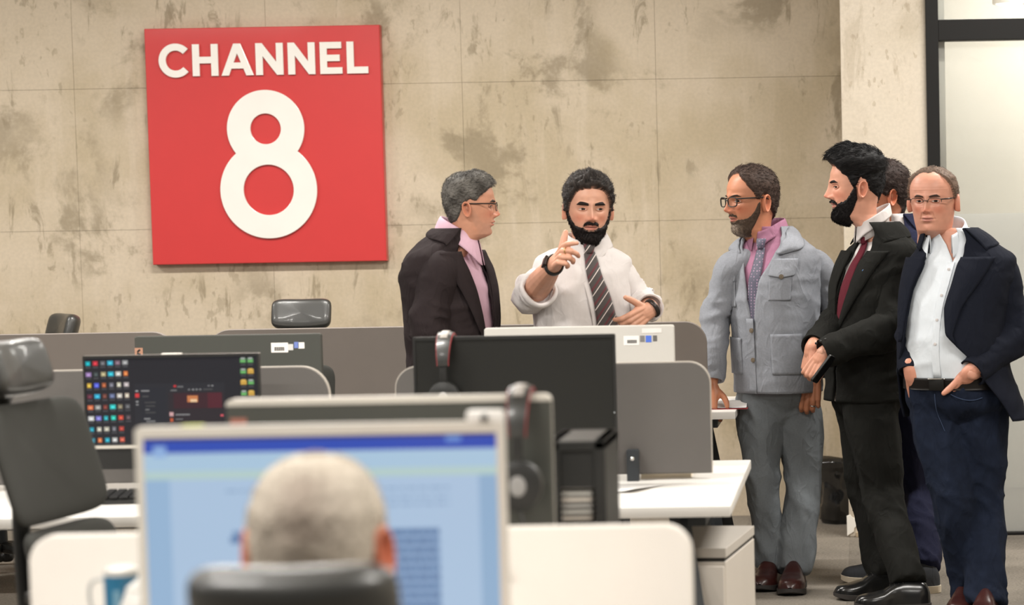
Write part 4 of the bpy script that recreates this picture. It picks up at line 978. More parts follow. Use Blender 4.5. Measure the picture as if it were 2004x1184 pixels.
    def hair_mask(s, line, soft=.006):
        T = np.abs(s.TH); zl = np.interp(T, [q[0] for q in line], [q[1] for q in line]); zl = zl + .0025*vnoise(s.P.reshape(-1, 3)*120, s.seed).reshape(T.shape)
        return sstep(zl-soft, zl+soft, s.Z)
    def glasses(s, P, mats, w=.052, h=.034, y=-.016, z=.117, rim=.0016, lower=True, round_=2.6, tint=None, gap=.009, name='glasses'):
        root = bpy.data.objects.new(name, None); C.objects.link(root); root.parent = P.root; root['_org'] = P.root['_org']
        brY = s.at(0, .128)[1] - .004
        for sg in (-1, 1):
            q = np.linspace(0, 2*math.pi, 41); sgn = lambda v, p: np.sign(v)*np.abs(v)**p
            cx = sg*(gap + w/2); pts = [(cx + w/2*sgn(math.cos(a), 2/round_), brY + .009*((abs(cx + w/2*sgn(math.cos(a), 2/round_)))/.06)**2, z + h/2*sgn(math.sin(a), 2/round_)) for a in q]
            b = MB(); b.tube(pts if lower else pts[:21], [(rim*1.3, rim)]*(41 if lower else 21), 80 if lower else 42, 8, up=(0, 1, 0)); b.xform(s.M); rm = b.build('rim', mats, root)
            b = MB(); n = len(pts)-1; b.add(np.array(pts[:-1] + [(cx, pts[0][1]*.5 + pts[n//2][1]*.5, z)]), [(i, (i+1) % n, n) for i in range(n)]); b.xform(s.M); b.build('lens', tint or M_lens, rm)
            b = MB(); xo = sg*(gap + w); wv = float(np.interp(.115, s.z, np.max(s.P[:, :, 0], axis=1))) + .003
            b.tube([(xo, brY + .009*(xo/.06)**2, z+h*.32), (sg*(wv-.001), brY + .025, z+h*.34), (sg*wv, -.02, z+h*.30), (sg*(wv+.002), .012, z+h*.25), (sg*wv*.98, .035, z-.002)], [(.0014, .0026)]*5, 24, 8, up=(1, 0, 0)); b.xform(s.M); b.build('temple', mats, root)
        b = MB(); b.tube([(-gap*1.05, brY+.0005, z+h*.12), (0, brY-.003, z+h*.22), (gap*1.05, brY+.0005, z+h*.12)], rim*1.1, 12, 8, up=(0, 1, 0)); b.xform(s.M); b.build('bridge', mats, root)
        return root

def headM(pos, yaw, pitch=0, roll=0, sc=1.0):
    return Matrix.Translation(pos) @ Matrix.Rotation(R(yaw), 4, 'Z') @ Matrix.Rotation(R(pitch), 4, 'X') @ Matrix.Rotation(R(roll), 4, 'Y') @ Matrix.Scale(sc, 4)

class Torso:          # stacked elliptical sections; theta 0 = front, + = person's left
    def __init__(s, lev):     # lev: (center, yaw, halfwidth, front, back) from hem to neck
        s.c = np.array([tuple(l[0]) for l in lev]); s.k = np.array([l[1:] for l in lev], float)
        d = np.linalg.norm(np.diff(s.c, axis=0), axis=1) + 1e-6
        dk = np.abs(np.diff(s.k[:, 1])); s.t = np.concatenate([[0], np.cumsum(np.sqrt(d*d + dk*dk))]); s.t /= s.t[-1]
    def pt(s, t, th, off=0.0):
        t = np.asarray(t, float); th = np.asarray(th, float); t, th = np.broadcast_arrays(t, th); sh = t.shape; t = t.ravel(); th = np.radians(th.ravel())
        c = herm(s.t, s.c, t); k = np.stack([herm(s.t, s.k[:, i], t) for i in range(4)], 1); off = np.broadcast_to(off, sh).ravel()
        co, si = np.cos(th), np.sin(th); q = 1 + .05*np.sin(2*th)**2
        x = (k[:, 1] + off)*si*q; y = -np.where(co > 0, k[:, 2] + off, k[:, 3] + off)*co*q
        a = np.radians(k[:, 0]); p = np.stack([c[:, 0] + x*np.cos(a) - y*np.sin(a), c[:, 1] + x*np.sin(a) + y*np.cos(a), c[:, 2]], 1)
        return p.reshape(sh + (3,))
    def tz(s, z): return float(np.interp(z, s.c[:, 2], s.t))
    def rad(s, t): k = [float(np.interp(t, s.t, s.k[:, i])) for i in (1, 2)]; return (k[0] + k[1])/2

def gridn(P, wrap=False):
    du = (np.roll(P, -1, 1) - np.roll(P, 1, 1)) if wrap else np.gradient(P, axis=1)
    n = np.cross(du, np.gradient(P, axis=0)); return n/(np.linalg.norm(n, axis=2, keepdims=True) + 1e-12)
def sgrid(mb, P, th, wrap=False, col=None, nrm=None):     # a cloth-like sheet with real thickness
    n, m = P.shape[:2]; N_ = gridn(P, wrap) if nrm is None else nrm
    Q = P - N_*th
    if wrap:
        full = np.concatenate([P, Q[::-1], P[:1]], 0); mb.grid(full[:-1], wrap=True, col=col); o = mb.n - 2*n*m
        mb.f += [(o + j, o + (2*n-1)*m + j, o + (2*n-1)*m + (j+1) % m, o + (j+1) % m)[::-1] for j in range(m)]
    else:
        F = np.concatenate([P, Q[:, ::-1]], 1)
        mb.grid(F, wrap=True, col=None if col is None else col, cap0=False, cap1=False); o = mb.n - n*2*m
        for i in (0, n-1):
            for j in range(m-1):
                q = (o + i*2*m + j, o + i*2*m + j+1, o + i*2*m + 2*m-2-j, o + i*2*m + 2*m-1-j); mb.f.append(q[::-1] if i == 0 else q)
    return mb

def folds(P, n, amp, scale, seed, stretch=(1, 1, 1), sharp=2.0):
    sh = P.shape; p = P.reshape(-1, 3)*np.array(stretch)*scale
    w = vnoise(p*.6, seed+50)[:, None]*.7
    r = 1 - np.abs(vnoise(p + w, seed)); r = r**sharp - .38; r2 = 1 - np.abs(vnoise(p*2.1 + w, seed+9)); r = r + .4*(r2**sharp - .38)
    return P + n*(amp*r).reshape(sh[:-1] + (1,))

class Person:
    def __init__(s, label, Y, foot, skin):
        s.Y = Y; s.skin = skin; f = Vector(foot); s.org = (f.x, f.y, 0.0); s.body = MB(); s.low = MB(); s.label = label; s.T = None
        me = bpy.data.meshes.new('person'); s.root = bpy.data.objects.new('person', me); C.objects.link(s.root); s.root.location = s.org; s.root['_org'] = s.org
        tag(s.root, label, 'person')
    def p(s, px, py, dy=0.0): return np.array(W(px, py, s.Y + dy))
    def part(s, mb, name, m, smooth='full', parent=None): return mb.build(name, m, parent or s.root, smooth, off=s.org)
    def finish(s):
        if s.low.n:
            v, f, n = remesh(s.low, .016, 6); s.body.add(v, f, np.array(lin(s.skin)))
        me = s.body.mesh('person', M_skin, 'full', off=s.org); old = s.root.data; s.root.data = me; bpy.data.meshes.remove(old); me.name = 'person'
    def sleeve(s, name, m, sh, el, wr, r=(.078, .060, .050), amp=.006, seed=1, thick_cuff=True, up=(0, 1, 0), scale=9, el_k=1.0):
        sh, el, wr = map(np.array, (sh, el, wr)); r = (r[0]*.93,) + tuple(r[1:]); cen = herm(s.T.t, s.T.c, [s.T.tz(sh[2])])[0]; inn = cen - sh; inn[2] = 0; inn /= np.linalg.norm(inn) + 1e-9
        s0 = sh + inn*.10 + np.array((0, 0, .006)); s1 = sh + np.array((0, 0, -.034)) + inn*.014; path = [s0, s1, s1*.5 + el*.5, el, el*.5 + wr*.5, wr]
        rad = [(r[0]*.66, r[0]*.62), (r[0]*.98, r[0]*.90), (r[0]*.86, r[0]*.84), (r[1]*1.06, r[1]), ((r[1]+r[2])/2, (r[1]+r[2])/2*.98), (r[2], r[2]*.95)]
        L1 = np.linalg.norm(el-sh) + .10; L2 = np.linalg.norm(wr-el); te = L1/(L1+L2)
        def disp(t, a, A):
            p = A.reshape(-1, 3); ax = (wr - sh)/np.linalg.norm(wr - sh); along = (p - sh) @ ax
            q = np.stack([along*scale*3.0 + .8*np.sin(a.ravel() + seed), np.cos(a.ravel())*1.1 + seed*3.1, np.sin(a.ravel())*1.1], 1)
            f = (1 - np.abs(vnoise(q, seed)))**2.0 - .38; f2 = vnoise(p*22, seed+3)*.35
            k = .35 + .9*np.exp(-((t.ravel() - te)/.16)**2)*el_k + .35*sstep(.75, 1, t.ravel())
            return (1.5*amp*(f + f2)*k).reshape(t.shape)*sstep(.1, .3, t)*sstep(1.0, .97, t)
        b = MB(); Pt = tube_pts(path, rad, 64, 30, up, True, False, disp); b.grid(Pt, wrap=True, cap0=True)
        inner = wr + (Pt[-1] - wr)*.86; back = Pt[-6] + 0; cen = Pt[-6].mean(0); back = cen + (Pt[-6] - cen)*.84
        b.grid(np.array([Pt[-1], inner, back]), wrap=True, cap1=True)
        s.low.tube([s1 + inn*.02, el, wr], [r[0]*.6, r[1]*.62, r[2]*.62], 10, 8)
        return s.part(b, name, m)
    def hand(s, wrist, d, n, thumb, curls, spread=(6, 1.5, -3, -8), sc=1.0, thumb_dir=(.75, .55, -.25), thumb_bend=20, fore=None, fr=(.029, .024), lens=(.068, .075, .070, .056), voxel=.0021):
        d = np.array(d, float); d /= np.linalg.norm(d); n = np.array(n, float); n -= d*(n @ d); n /= np.linalg.norm(n); x = np.cross(d, n)*thumb    # x points to the thumb side
        M = np.stack([x, d, n], 1); w0 = np.array(wrist, float); b = MB(); L = lambda q: w0 + M @ (np.array(q, float)*sc)
        def rot(v, ax, a):
            ax = ax/np.linalg.norm(ax); a = R(a); return v*math.cos(a) + np.cross(ax, v)*math.sin(a) + ax*(ax @ v)*(1-math.cos(a))
        xs_ = (.030, .010, -.0105, -.029); ys = (.093, .097, .093, .085)
        for k in range(4):        # palm rays
            b.tube([L((xs_[k]*.55, .002, 0)), L((xs_[k]*.85, .05, .001)), L((xs_[k], ys[k], .001))], np.array([(.016, .0125), (.0135, .0125), (.0108, .0108)])*sc, 10, 10, up=tuple(n))
        b.tube([L((.020, .012, -.008)), L((.026, .045, -.008)), L((.02, .07, -.006))], np.array([.013, .016, .010])*sc, 8, 10)      # ball of the thumb
        b.tube([L((-.018, .012, -.007)), L((-.022, .045, -.007)), L((-.02, .07, -.005))], np.array([.012, .013, .009])*sc, 8, 10)
        hx = np.array((1., 0, 0))
        for k in range(4):
            p = np.array((xs_[k], ys[k], .001)); v = rot(np.array((0, 1., 0)), np.array((0, 0, 1.)), -spread[k]); v = np.array((math.sin(R(spread[k])), math.cos(R(spread[k])), 0))
            pts = [p - v*.012, p]; ax = -np.cross(v, np.array((0, 0, 1.))) ; ang = 0
            for sgi, fr_ in enumerate((.46, .30, .24)):
                ang = curls[k][sgi]; v = rot(v, ax, ang); p = p + v*lens[k]*fr_; pts.append(p)
            rr = np.array([.0112, .0112, .0102, .0094, .0080])*(1.0 if k < 3 else .88)*sc
            Q = [L(q) for q in pts]; fine = []
            for i in range(len(Q)-1):
                for u in (0, .5): fine.append(Q[i]*(1-u) + Q[i+1]*u)
            fine.append(Q[-1]); rf = np.interp(np.linspace(0, 4, 9), np.arange(5), rr); rf[4] *= 1.05; rf[6] *= 1.03
            b.tube(fine, rf, 26, 10, up=tuple(n))
        td = np.array(thumb_dir, float); td /= np.linalg.norm(td); p0 = np.array((.020, .022, -.006)); p1 = p0 + td*.040; ax = np.cross(td, np.array((0, 1., 0))); ax = ax/(np.linalg.norm(ax)+1e-9)
        v2 = rot(td, ax, thumb_bend); p2 = p1 + v2*.029; v3 = rot(v2, ax, thumb_bend*.9); p3 = p2 + v3*.021
        b.tube([L(q) for q in (p0, p1, p2, p3)], np.array([.0160, .0132, .0122, .0094])*sc, 22, 10, up=tuple(n))
        if fore is not None: b.tube([np.array(fore), np.array(fore)*.5 + w0*.5, w0, L((0, .02, 0))], [(fr[0], fr[0]), ((fr[0]+fr[1])/2*1.06,)*2, (fr[1]*1.12, fr[1]*.86), (fr[1]*1.15, fr[1]*.75)], 22, 16, up=tuple(x))
        v, f, nn = remesh(b, voxel, 5, .5)
        nz = vnoise(v*60, 3)*.07 + vnoise(v*22, 8)*.06
        tips = np.zeros(len(v))
        for k in range(4): pass
        col = np.array(lin(s.skin))*(1 + nz)[:, None]*np.array((1.0, .93, .90))
        s.body.add(v, f, np.clip(col, 0, 1)); s.HM = (M, w0, sc)
        return L
    def legs(s, hips, knees, ankles, r=(.098, .070, .056), pel=None, m=None, name='trousers', amp=.010, seed=2, voxel=.0095, flare=0.0, waist=None, smooth=5, hemz=None, rk=None):
        b = MB()
        for i in range(2):
            h, k, a = np.array(hips[i]), np.array(knees[i]), np.array(ankles[i]); top = h + np.array((0, 0, .10))
            rr = r if rk is None else rk[i]
            b.tube([top, h, h*.5 + k*.5, k, k*.5 + a*.5, a], [rr[0]*.95, rr[0], (rr[0]+rr[1])/2*1.03, rr[1], (rr[1]+rr[2])/2, rr[2] + flare], 30, 22, up=(0, 1, 0), round0=True, round1=False)
            s.low.tube([top, h, k, a + (k-a)*.22], [rr[0]*.6, rr[0]*.68, rr[1]*.62, rr[2]*.45], 14, 10)
        if pel is not None:
            T_ = pel; tq = np.linspace(0, 1, 20); Q = T_.pt(tq[:, None], np.linspace(0, 360, 40, endpoint=False)[None, :]); ce = Q.mean(1, keepdims=True); Q = ce + (Q - ce)*(.45 + .55*sstep(0, .6, tq))[:, None, None]; b.grid(Q, wrap=True, cap0=True, cap1=True)
            t2 = np.linspace(.35, 1, 8); Q2 = T_.pt(t2[:, None], np.linspace(0, 360, 16, endpoint=False)[None, :], -.03); ce = Q2.mean(1, keepdims=True); Q2 = ce + (Q2 - ce)*(.40 + .55*sstep(0, .7, t2))[:, None, None]; s.low.grid(Q2, wrap=True, cap0=True, cap1=True)
        v, f, n = remesh(b, voxel, smooth + 7, .6)
        zk = np.mean([k[2] for k in knees]); za = np.mean([a[2] for a in ankles]); zh = np.mean([h[2] for h in hips])
        k = .45 + .75*np.exp(-((v[:, 2]-zk)/.09)**2) + 1.25*np.exp(-((v[:, 2]-za-.04)/.075)**2) + .7*np.exp(-((v[:, 2]-zh)/.08)**2)
        pz = np.stack([v[:, 0]*8, v[:, 1]*8, v[:, 2]*6 + v[:, 0]*6], 1); w = vnoise(v*5, seed+1)*.8
        fo = (1 - np.abs(vnoise(pz + w[:, None], seed)))**2 - .38; fo = fo + .5*((1 - np.abs(vnoise(pz*np.array((1.6, 1.6, 2.4)) + w[:, None], seed+6)))**2 - .38)
        lf = (1 - np.abs(vnoise(np.stack([v[:, 0]*16, v[:, 1]*16, v[:, 2]*2.2], 1), seed+11)))**3 - .25
        v = v + n*(1.35*amp*(fo*k*.9 + .9*lf))[:, None]
        o = MB(); o.add(v, f); return s.part(o, name, m)
    def shoe(s, heel, toe_dir, m, sole_m, L=.29, w=.052, h=.085, sole=.022, soleh=None, name='shoe', lace=False, toe=1.0, z0=0.0, slip=None):
        d = np.array((toe_dir[0], toe_dir[1], 0.)); d /= np.linalg.norm(d); x = np.array((-d[1], d[0], 0)); o = np.array((heel[0], heel[1], z0)); up = np.array((0, 0, 1.))
        ks = [0, .04, .15, .32, .48, .62, .76, .88, .96, 1.0]; kw = [.35, .68, .80, .74, .78, .95, 1.0, .88, .58, .2]; kh = [.55, .95, 1.12, 1.15, .98, .74, .60, .54, .42, .2]
        u = np.concatenate([[0], np.sort(np.concatenate([np.linspace(.015, .985, 30)])), [1]]); wv = herm(ks, kw, u)*w; hv = herm(ks, kh, u)*h*toe
        q = np.linspace(0, math.pi, 17); P = np.zeros((len(u), 17, 3))
        for i in range(len(u)):
            cx = wv[i]*np.sign(np.cos(q))*np.abs(np.cos(q))**.75; cz = sole*.8 + hv[i]*np.abs(np.sin(q))**.62
            if .08 < u[i] < .45: cx = cx*(1 - .38*(np.sin(q)**2)*math.sin((u[i]-.08)/.37*math.pi)**.5)
            P[i] = o + d*(u[i]*L) + x*cx[:, None] + up*cz[:, None]
        crease = .0022*np.exp(-((u-.63)/.05)**2)[:, None]*np.sin(u*160)[:, None]*np.sin(q)[None, :]; P[:, :, 2] += crease
        b = MB(); b.grid(P); bott = np.stack([P[:, 0], P[:, -1]], 1); b.grid(bott, flip=True); sh = s.part(b, name, m)
        a = np.linspace(0, 2*math.pi, 48, endpoint=False); uu = (1 - np.cos(a))/2; ww = herm(ks, kw, uu)*w*1.08*np.sign(np.sin(a) + 1e-9); pr = [o + d*(q_*L*1.02 - .004) + x*w_ for q_, w_ in zip(uu, ww)]
        spring = lambda q_: .016*max(0, q_-.72)**2/.078
        R0 = np.array([p + up*(spring(q_)) for p, q_ in zip(pr, uu)]); R1 = np.array([p + up*(sole + spring(q_)*.6) for p, q_ in zip(pr, uu)]); ce = R0.mean(0)
        b = MB(); b.grid(np.array([ce + (R0-ce)*.97, R0 + up*.003, R1]), wrap=True, cap0=True, cap1=True); s.part(b, 'sole', sole_m, True, sh)
        if lace:
            for k in range(4):
                c = o + d*L*(.36 + .055*k) + up*(sole*.8 + float(herm(ks, kh, [.36 + .055*k])[0])*h*toe + .001); b = MB(); b.tube([c - x*.018 - up*.006, c + up*.002, c + x*.018 - up*.006], .0022, 8, 6); s.part(b, 'lace', m, 'full', sh)
        return sh

def open_jacket(P, T, m, edge, lapel=None, collar=None, th=.009, off=.014, name='jacket', t0=0.0, t1=1.0, amp=.006, seed=5, nt=70, nth=110, hem=0.0, fold_scale=7, lap_m=None, extra=None):
    # edge: list of (t, theta on person's left, theta on person's right) of the front opening
    tt = np.linspace(t0, t1, nt); eL = np.interp(tt, [e[0] for e in edge], [e[1] for e in edge]); eR = np.interp(tt, [e[0] for e in edge], [e[2] for e in edge])
    u = np.linspace(0, 1, nth); TH = eL[:, None]*(1-u)[None, :] + (360 - eR)[:, None]*u[None, :]
    S = T.pt(tt[:, None], TH, off)
    if hem: S[:, :, 2] += 0
    n = gridn(S); wgt = (sstep(0, .06, tt)*sstep(1, .9, tt))[:, None]*np.ones_like(TH)
    S2 = folds(S, n, amp*1.7, fold_scale, seed, (1, 1, 1.5), 2.6); S = S + (S2 - S)*wgt[..., None]
    if extra is not None: S = extra(S, tt, TH)
    b = MB(); sgrid(b, S, th, nrm=n); jk = P.part(b, name, m)
    if lapel:                                # (t_bottom, t_notch, max width)
        tb, tn, wl = lapel
        for sg in (1, -1):
            t2 = np.linspace(tb, tn, 26); ed = np.interp(t2, [e[0] for e in edge], [e[1 if sg > 0 else 2] for e in edge])
            k = (t2-tb)/(tn-tb); wd = wl*(.10 + .90*np.clip(k*1.15, 0, 1)**.8); v = np.linspace(-.06, 1, 9)
            dth = np.degrees(wd/np.array([T.rad(q) for q in t2])); A = (ed[:, None] + dth[:, None]*v[None, :])*sg
            tsh = t2[:, None] + .0*A; offl = off + .008 + .012*np.sin(np.clip(v, 0, 1)*math.pi)[None, :]*(.4+.6*k)[:, None] + .004*np.clip(v, 0, 1)[None, :]
            Q = T.pt(tsh, A, offl); 
            if sg < 0: Q = Q[:, ::-1]
            b = MB(); sgrid(b, Q, .004); P.part(b, 'lapel', lap_m or m, 'full', jk)
    if collar:                               # (t_front, t_back, theta start)
        tf, tb_, th0 = collar; A = np.linspace(th0, 360-th0, 80); lowt = tf + (tb_-tf)*np.sin(np.clip((A-th0)/(360-2*th0), 0, 1)*math.pi)**.5; v = np.linspace(0, 1, 10)
        tq = lowt[None, :]*(1-v)[:, None] + 1.0*v[:, None]
        Q = T.pt(tq, np.ones((10, 1))*A[None, :], off + .006 + .009*np.sin(v*math.pi)[:, None]); b = MB(); sgrid(b, Q, .005); P.part(b, 'collar', lap_m or m, 'full', jk)
    return jk

def shirt_collar(P, c, yaw, m, r=(.066, .068), h=.038, leaf=.045, tip=.026, open_=10, spread=24, fwd=0.0, name='shirt_collar', tilt=0.0, parent=None, dip=.02, lz=0.0, flare=.012):
    a = R(yaw); c = np.array(c); A = np.linspace(open_, 360-open_, 90); si, co = np.sin(np.radians(A)), np.cos(np.radians(A))
    fd = np.clip((co + .2)/1.2, 0, 1)
    zt = h - dip*fd**1.5
    def ring(dr, z): 
        x = (r[0] + dr)*si; y = -(r[1] + dr + fwd*fd)*co; return np.stack([c[0] + x*math.cos(a) - y*math.sin(a), c[1] + x*math.sin(a) + y*math.cos(a), c[2] + z + tilt*(-y)], 1)
    ln = leaf + tip*np.exp(-((np.minimum(A, 360-A) - open_)/spread)**2)
    v = np.linspace(0, 1, 8); Q = np.array([ring(.004 + flare*q**.8 + .0, zt - ln*q) for q in v[::-1]]); b = MB(); sgrid(b, Q, .0025)
    Q = np.array([ring(.001, zt*0 - .045), ring(.001, zt*.5), ring(.003, zt)]); sgrid(b, Q, .002)
    return P.part(b, name, m, 'full', parent)

def tie(P, T, m, t0, t1, th0, th1, w0=.075, w1=.030, off=.008, knot=None, name='tie'):
    tt = np.linspace(t0, t1, 40); k = (tt-t0)/(t1-t0); th = th0 + (th1-th0)*k; wd = w0 + (w1-w0)*k
    v = np.linspace(-1, 1, 9); k4 = np.stack([herm(T.t, T.k[:, i], tt) for i in range(4)], 1)
    A = th[:, None] + np.degrees((wd/2/(k4[:, 1]+.0))[:, None]*v[None, :])
    Q = T.pt(tt[:, None]*np.ones((1, 9)), A, off + .004*(1 - v**2)[None, :]); b = MB(); sgrid(b, Q, .004); ti = P.part(b, name, m)
    top = T.pt(t1, th[-1], off+.004); nrm = T.pt(t1, th[-1], off+.1) - top; nrm /= np.linalg.norm(nrm)
    kn = MB(); kh = .038; upv = np.array((0, 0, 1.)) ; rt = np.cross(nrm, upv); P4 = []
    for i, (z, ww, dd) in enumerate(((-.006, .012, .006), (0, .015, .011), (.012, .0185, .014), (.028, .0225, .013), (.036, .021, .008))):
        q = np.linspace(0, 2*math.pi, 16, endpoint=False); P4.append(top + upv*z - nrm*(z*.25) + np.cos(q)[:, None]*rt*ww + np.sin(q)[:, None]*nrm*dd)
    kn.grid(np.array(P4), wrap=True, cap0=True, cap1=True); P.part(kn, 'knot', m, 'full', ti)
    return ti

def stripe_mat(name, c0, stripes, scale, rough=0.7, dirv=(1, 0, 1)):     # diagonal woven stripes
    m, nt, N, L, b = nodes(name); tc = N.new('ShaderNodeTexCoord'); mp = N.new('ShaderNodeVectorMath'); mp.operation = 'DOT_PRODUCT'; L.new(tc.outputs['Object'], mp.inputs[0]); mp.inputs[1].default_value = tuple(q*scale for q in dirv)
    fr = N.new('ShaderNodeMath'); fr.operation = 'FRACT'; L.new(mp.outputs['Value'], fr.inputs[0]); rp = N.new('ShaderNodeValToRGB'); rp.color_ramp.interpolation = 'CONSTANT'; e = rp.color_ramp.elements
    e[0].position = 0; e[0].color = lin(c0) + (1,); e[1].position = stripes[0][0]; e[1].color = lin(stripes[0][1]) + (1,)
    for q in stripes[1:]: x = e.new(q[0]); x.color = lin(q[1]) + (1,)
    L.new(fr.outputs[0], rp.inputs[0]); L.new(rp.outputs[0], b.inputs['Base Color']); b.inputs['Roughness'].default_value = rough; b.inputs['Sheen Weight'].default_value = .2
    n2 = N.new('ShaderNodeTexNoise'); n2.inputs['Scale'].default_value = 900; L.new(tc.outputs['Object'], n2.inputs['Vector']); bp = N.new('ShaderNodeBump'); bp.inputs['Strength'].default_value = .3; bp.inputs['Distance'].default_value = .001; L.new(n2.outputs['Fac'], bp.inputs['Height']); L.new(bp.outputs[0], b.inputs['Normal'])
    return m
def dots_mat(name, c0, c1, scale):       # small woven motifs
    m, nt, N, L, b = nodes(name); tc = N.new('ShaderNodeTexCoord'); v = N.new('ShaderNodeTexVoronoi'); v.inputs['Scale'].default_value = scale; v.inputs['Randomness'].default_value = .15; L.new(tc.outputs['Object'], v.inputs['Vector'])
    rp = N.new('ShaderNodeValToRGB'); e = rp.color_ramp.elements; e[0].position = .26; e[0].color = lin(c1) + (1,); e[1].position = .34; e[1].color = lin(c0) + (1,); L.new(v.outputs['Distance'], rp.inputs[0]); L.new(rp.outputs[0], b.inputs['Base Color']); b.inputs['Roughness'].default_value = .6; b.inputs['Sheen Weight'].default_value = .2
    return m

def finger_ring(Lh, x, y, curl, r=.0122, along=.017):      # circle round the first segment of a bent finger
    c = R(curl); return [Lh((x + r*math.cos(q), y + along*math.cos(c) + r*math.sin(q)*math.sin(c), .001 - along*math.sin(c) + r*math.sin(q)*math.cos(c))) for q in np.linspace(0, 2*math.pi, 29)]
def leaf_collar(P, T, m, inner, outer, off=.022, th=.004, name='collar', parent=None):   # inner, outer: (u, theta, t) key points of the two edges
    u = np.linspace(0, 1, 40); v = np.linspace(0, 1, 10)
    Ia = np.interp(u, [k[0] for k in inner], [k[1] for k in inner]); It = np.interp(u, [k[0] for k in inner], [k[2] for k in inner])
    Oa = np.interp(u, [k[0] for k in outer], [k[1] for k in outer]); Ot = np.interp(u, [k[0] for k in outer], [k[2] for k in outer])
    sg = 1 if Oa[0] > 0 else -1
    Q = np.array([T.pt(Ot*(1-q) + It*q, Oa*(1-q) + Ia*q, off + .012*math.sin(q*math.pi*.9)) for q in v])
    if sg < 0: Q = Q[:, ::-1]
    b = MB(); sgrid(b, Q, th); return P.part(b, name, m, 'full', parent)
def snap(ob, P, pts, off=.001):            # lay a seam on the front of a garment
    v = np.zeros(len(ob.data.vertices)*3); ob.data.vertices.foreach_get('co', v); v = v.reshape(-1, 3) + np.array(P.org); out = []
    for p in pts:
        d = np.hypot(v[:, 0]-p[0], v[:, 2]-p[2]); k = d < .016
        out.append((p[0], (v[k, 1].min() if k.any() else p[1]) - off, p[2]))
    return out
# ------------------------------------------------------------------ the people
def cloth(name, col, wr=1.0, ws=11.0, **k):       # woven cloth: tone, weave and a wrinkle bump
    d = dict(rough=0.9, bump=0.25, bscale=900, var=0.07, vscale=60, sheen=0.0, spec=0.12); d.update(k); m = mat(name, col, **d)
    nt = m.node_tree; N, L = nt.nodes, nt.links; bp = [q for q in N if q.type == 'BUMP'][0]; tc = [q for q in N if q.type == 'TEX_COORD'][0]
    mp = N.new('ShaderNodeMapping'); mp.inputs['Rotation'].default_value = (.5, .6, .3); mp.inputs['Scale'].default_value = (1.6, 1, .8); L.new(tc.outputs['Object'], mp.inputs['Vector'])
    nz = N.new('ShaderNodeTexNoise'); nz.inputs['Scale'].default_value = ws; nz.inputs['Detail'].default_value = 2.5; nz.inputs['Roughness'].default_value = .45; nz.inputs['Distortion'].default_value = .9; L.new(mp.outputs[0], nz.inputs['Vector'])
    sb = N.new('ShaderNodeMath'); sb.operation = 'SUBTRACT'; sb.inputs[1].default_value = .5; L.new(nz.outputs['Fac'], sb.inputs[0]); ab = N.new('ShaderNodeMath'); ab.operation = 'ABSOLUTE'; L.new(sb.outputs[0], ab.inputs[0])
    sq = N.new('ShaderNodeMath'); sq.operation = 'SMOOTH_MIN'; sq.inputs[1].default_value = .14; sq.inputs[2].default_value = .08; L.new(ab.outputs[0], sq.inputs[0])
    b2 = N.new('ShaderNodeBump'); b2.inputs['Strength'].default_value = min(1, .5*wr); b2.inputs['Distance'].default_value = .026; b2.invert = True; L.new(sq.outputs[0], b2.inputs['Height']); L.new(b2.outputs[0], bp.inputs['Normal'])
    return m
M_shirtw = cloth('white_shirt', (208, 202, 200), var=.03, wr=.6); M_shirtp = cloth('pink_shirt', (212, 176, 192), var=.04, wr=.5); M_shirtm = cloth('mauve_shirt', (164, 116, 140)); M_shirtb = cloth('pale_shirt', (212, 218, 224), var=.03, wr=.4)
M_brownj = cloth('dark_brown_suit', (46, 39, 40)); M_greyj = cloth('grey_linen', (140, 143, 150), var=.12, vscale=140); M_greyt = cloth('grey_trousers', (116, 121, 125), var=.10, vscale=140)
M_blackj = cloth('black_suit', (28, 28, 26)); M_navyj = cloth('navy_blazer', (24, 27, 37)); M_navy2 = cloth('navy_suit', (34, 36, 56)); M_jeans = cloth('indigo_denim', (28, 35, 51), var=.30, vscale=26, bump=.4)
M_seam = cloth('denim_seam', (60, 72, 96)); M_brownl = mat('brown_leather', (58, 28, 25), 0.3, bump=.1, bscale=80, var=.2, vscale=30); M_rubber = mat('dark_rubber', (48, 44, 42), .7); M_blackl = mat('black_polished_leather', (22, 22, 22), .22); M_canvas = cloth('charcoal_canvas', (66, 68, 72)); M_whites = mat('cream_rubber', (222, 210, 190), .6)
M_btn = mat('horn_button', (112, 100, 84), .35); M_gun = mat('gunmetal', (52, 46, 44), .35, .6); M_gold = mat('gold_metal', (206, 172, 120), .25, .9)
M_tie2 = stripe_mat('striped_tie', (62, 56, 54), [(.36, (86, 32, 38)), (.56, (62, 56, 54)), (.80, (208, 198, 192)), (.88, (62, 56, 54))], 22, dirv=(1.0, .2, -.75))
M_tie3 = dots_mat('motif_tie', (76, 74, 92), (140, 116, 138), 85); M_tie4 = cloth('burgundy_tie', (92, 36, 46))

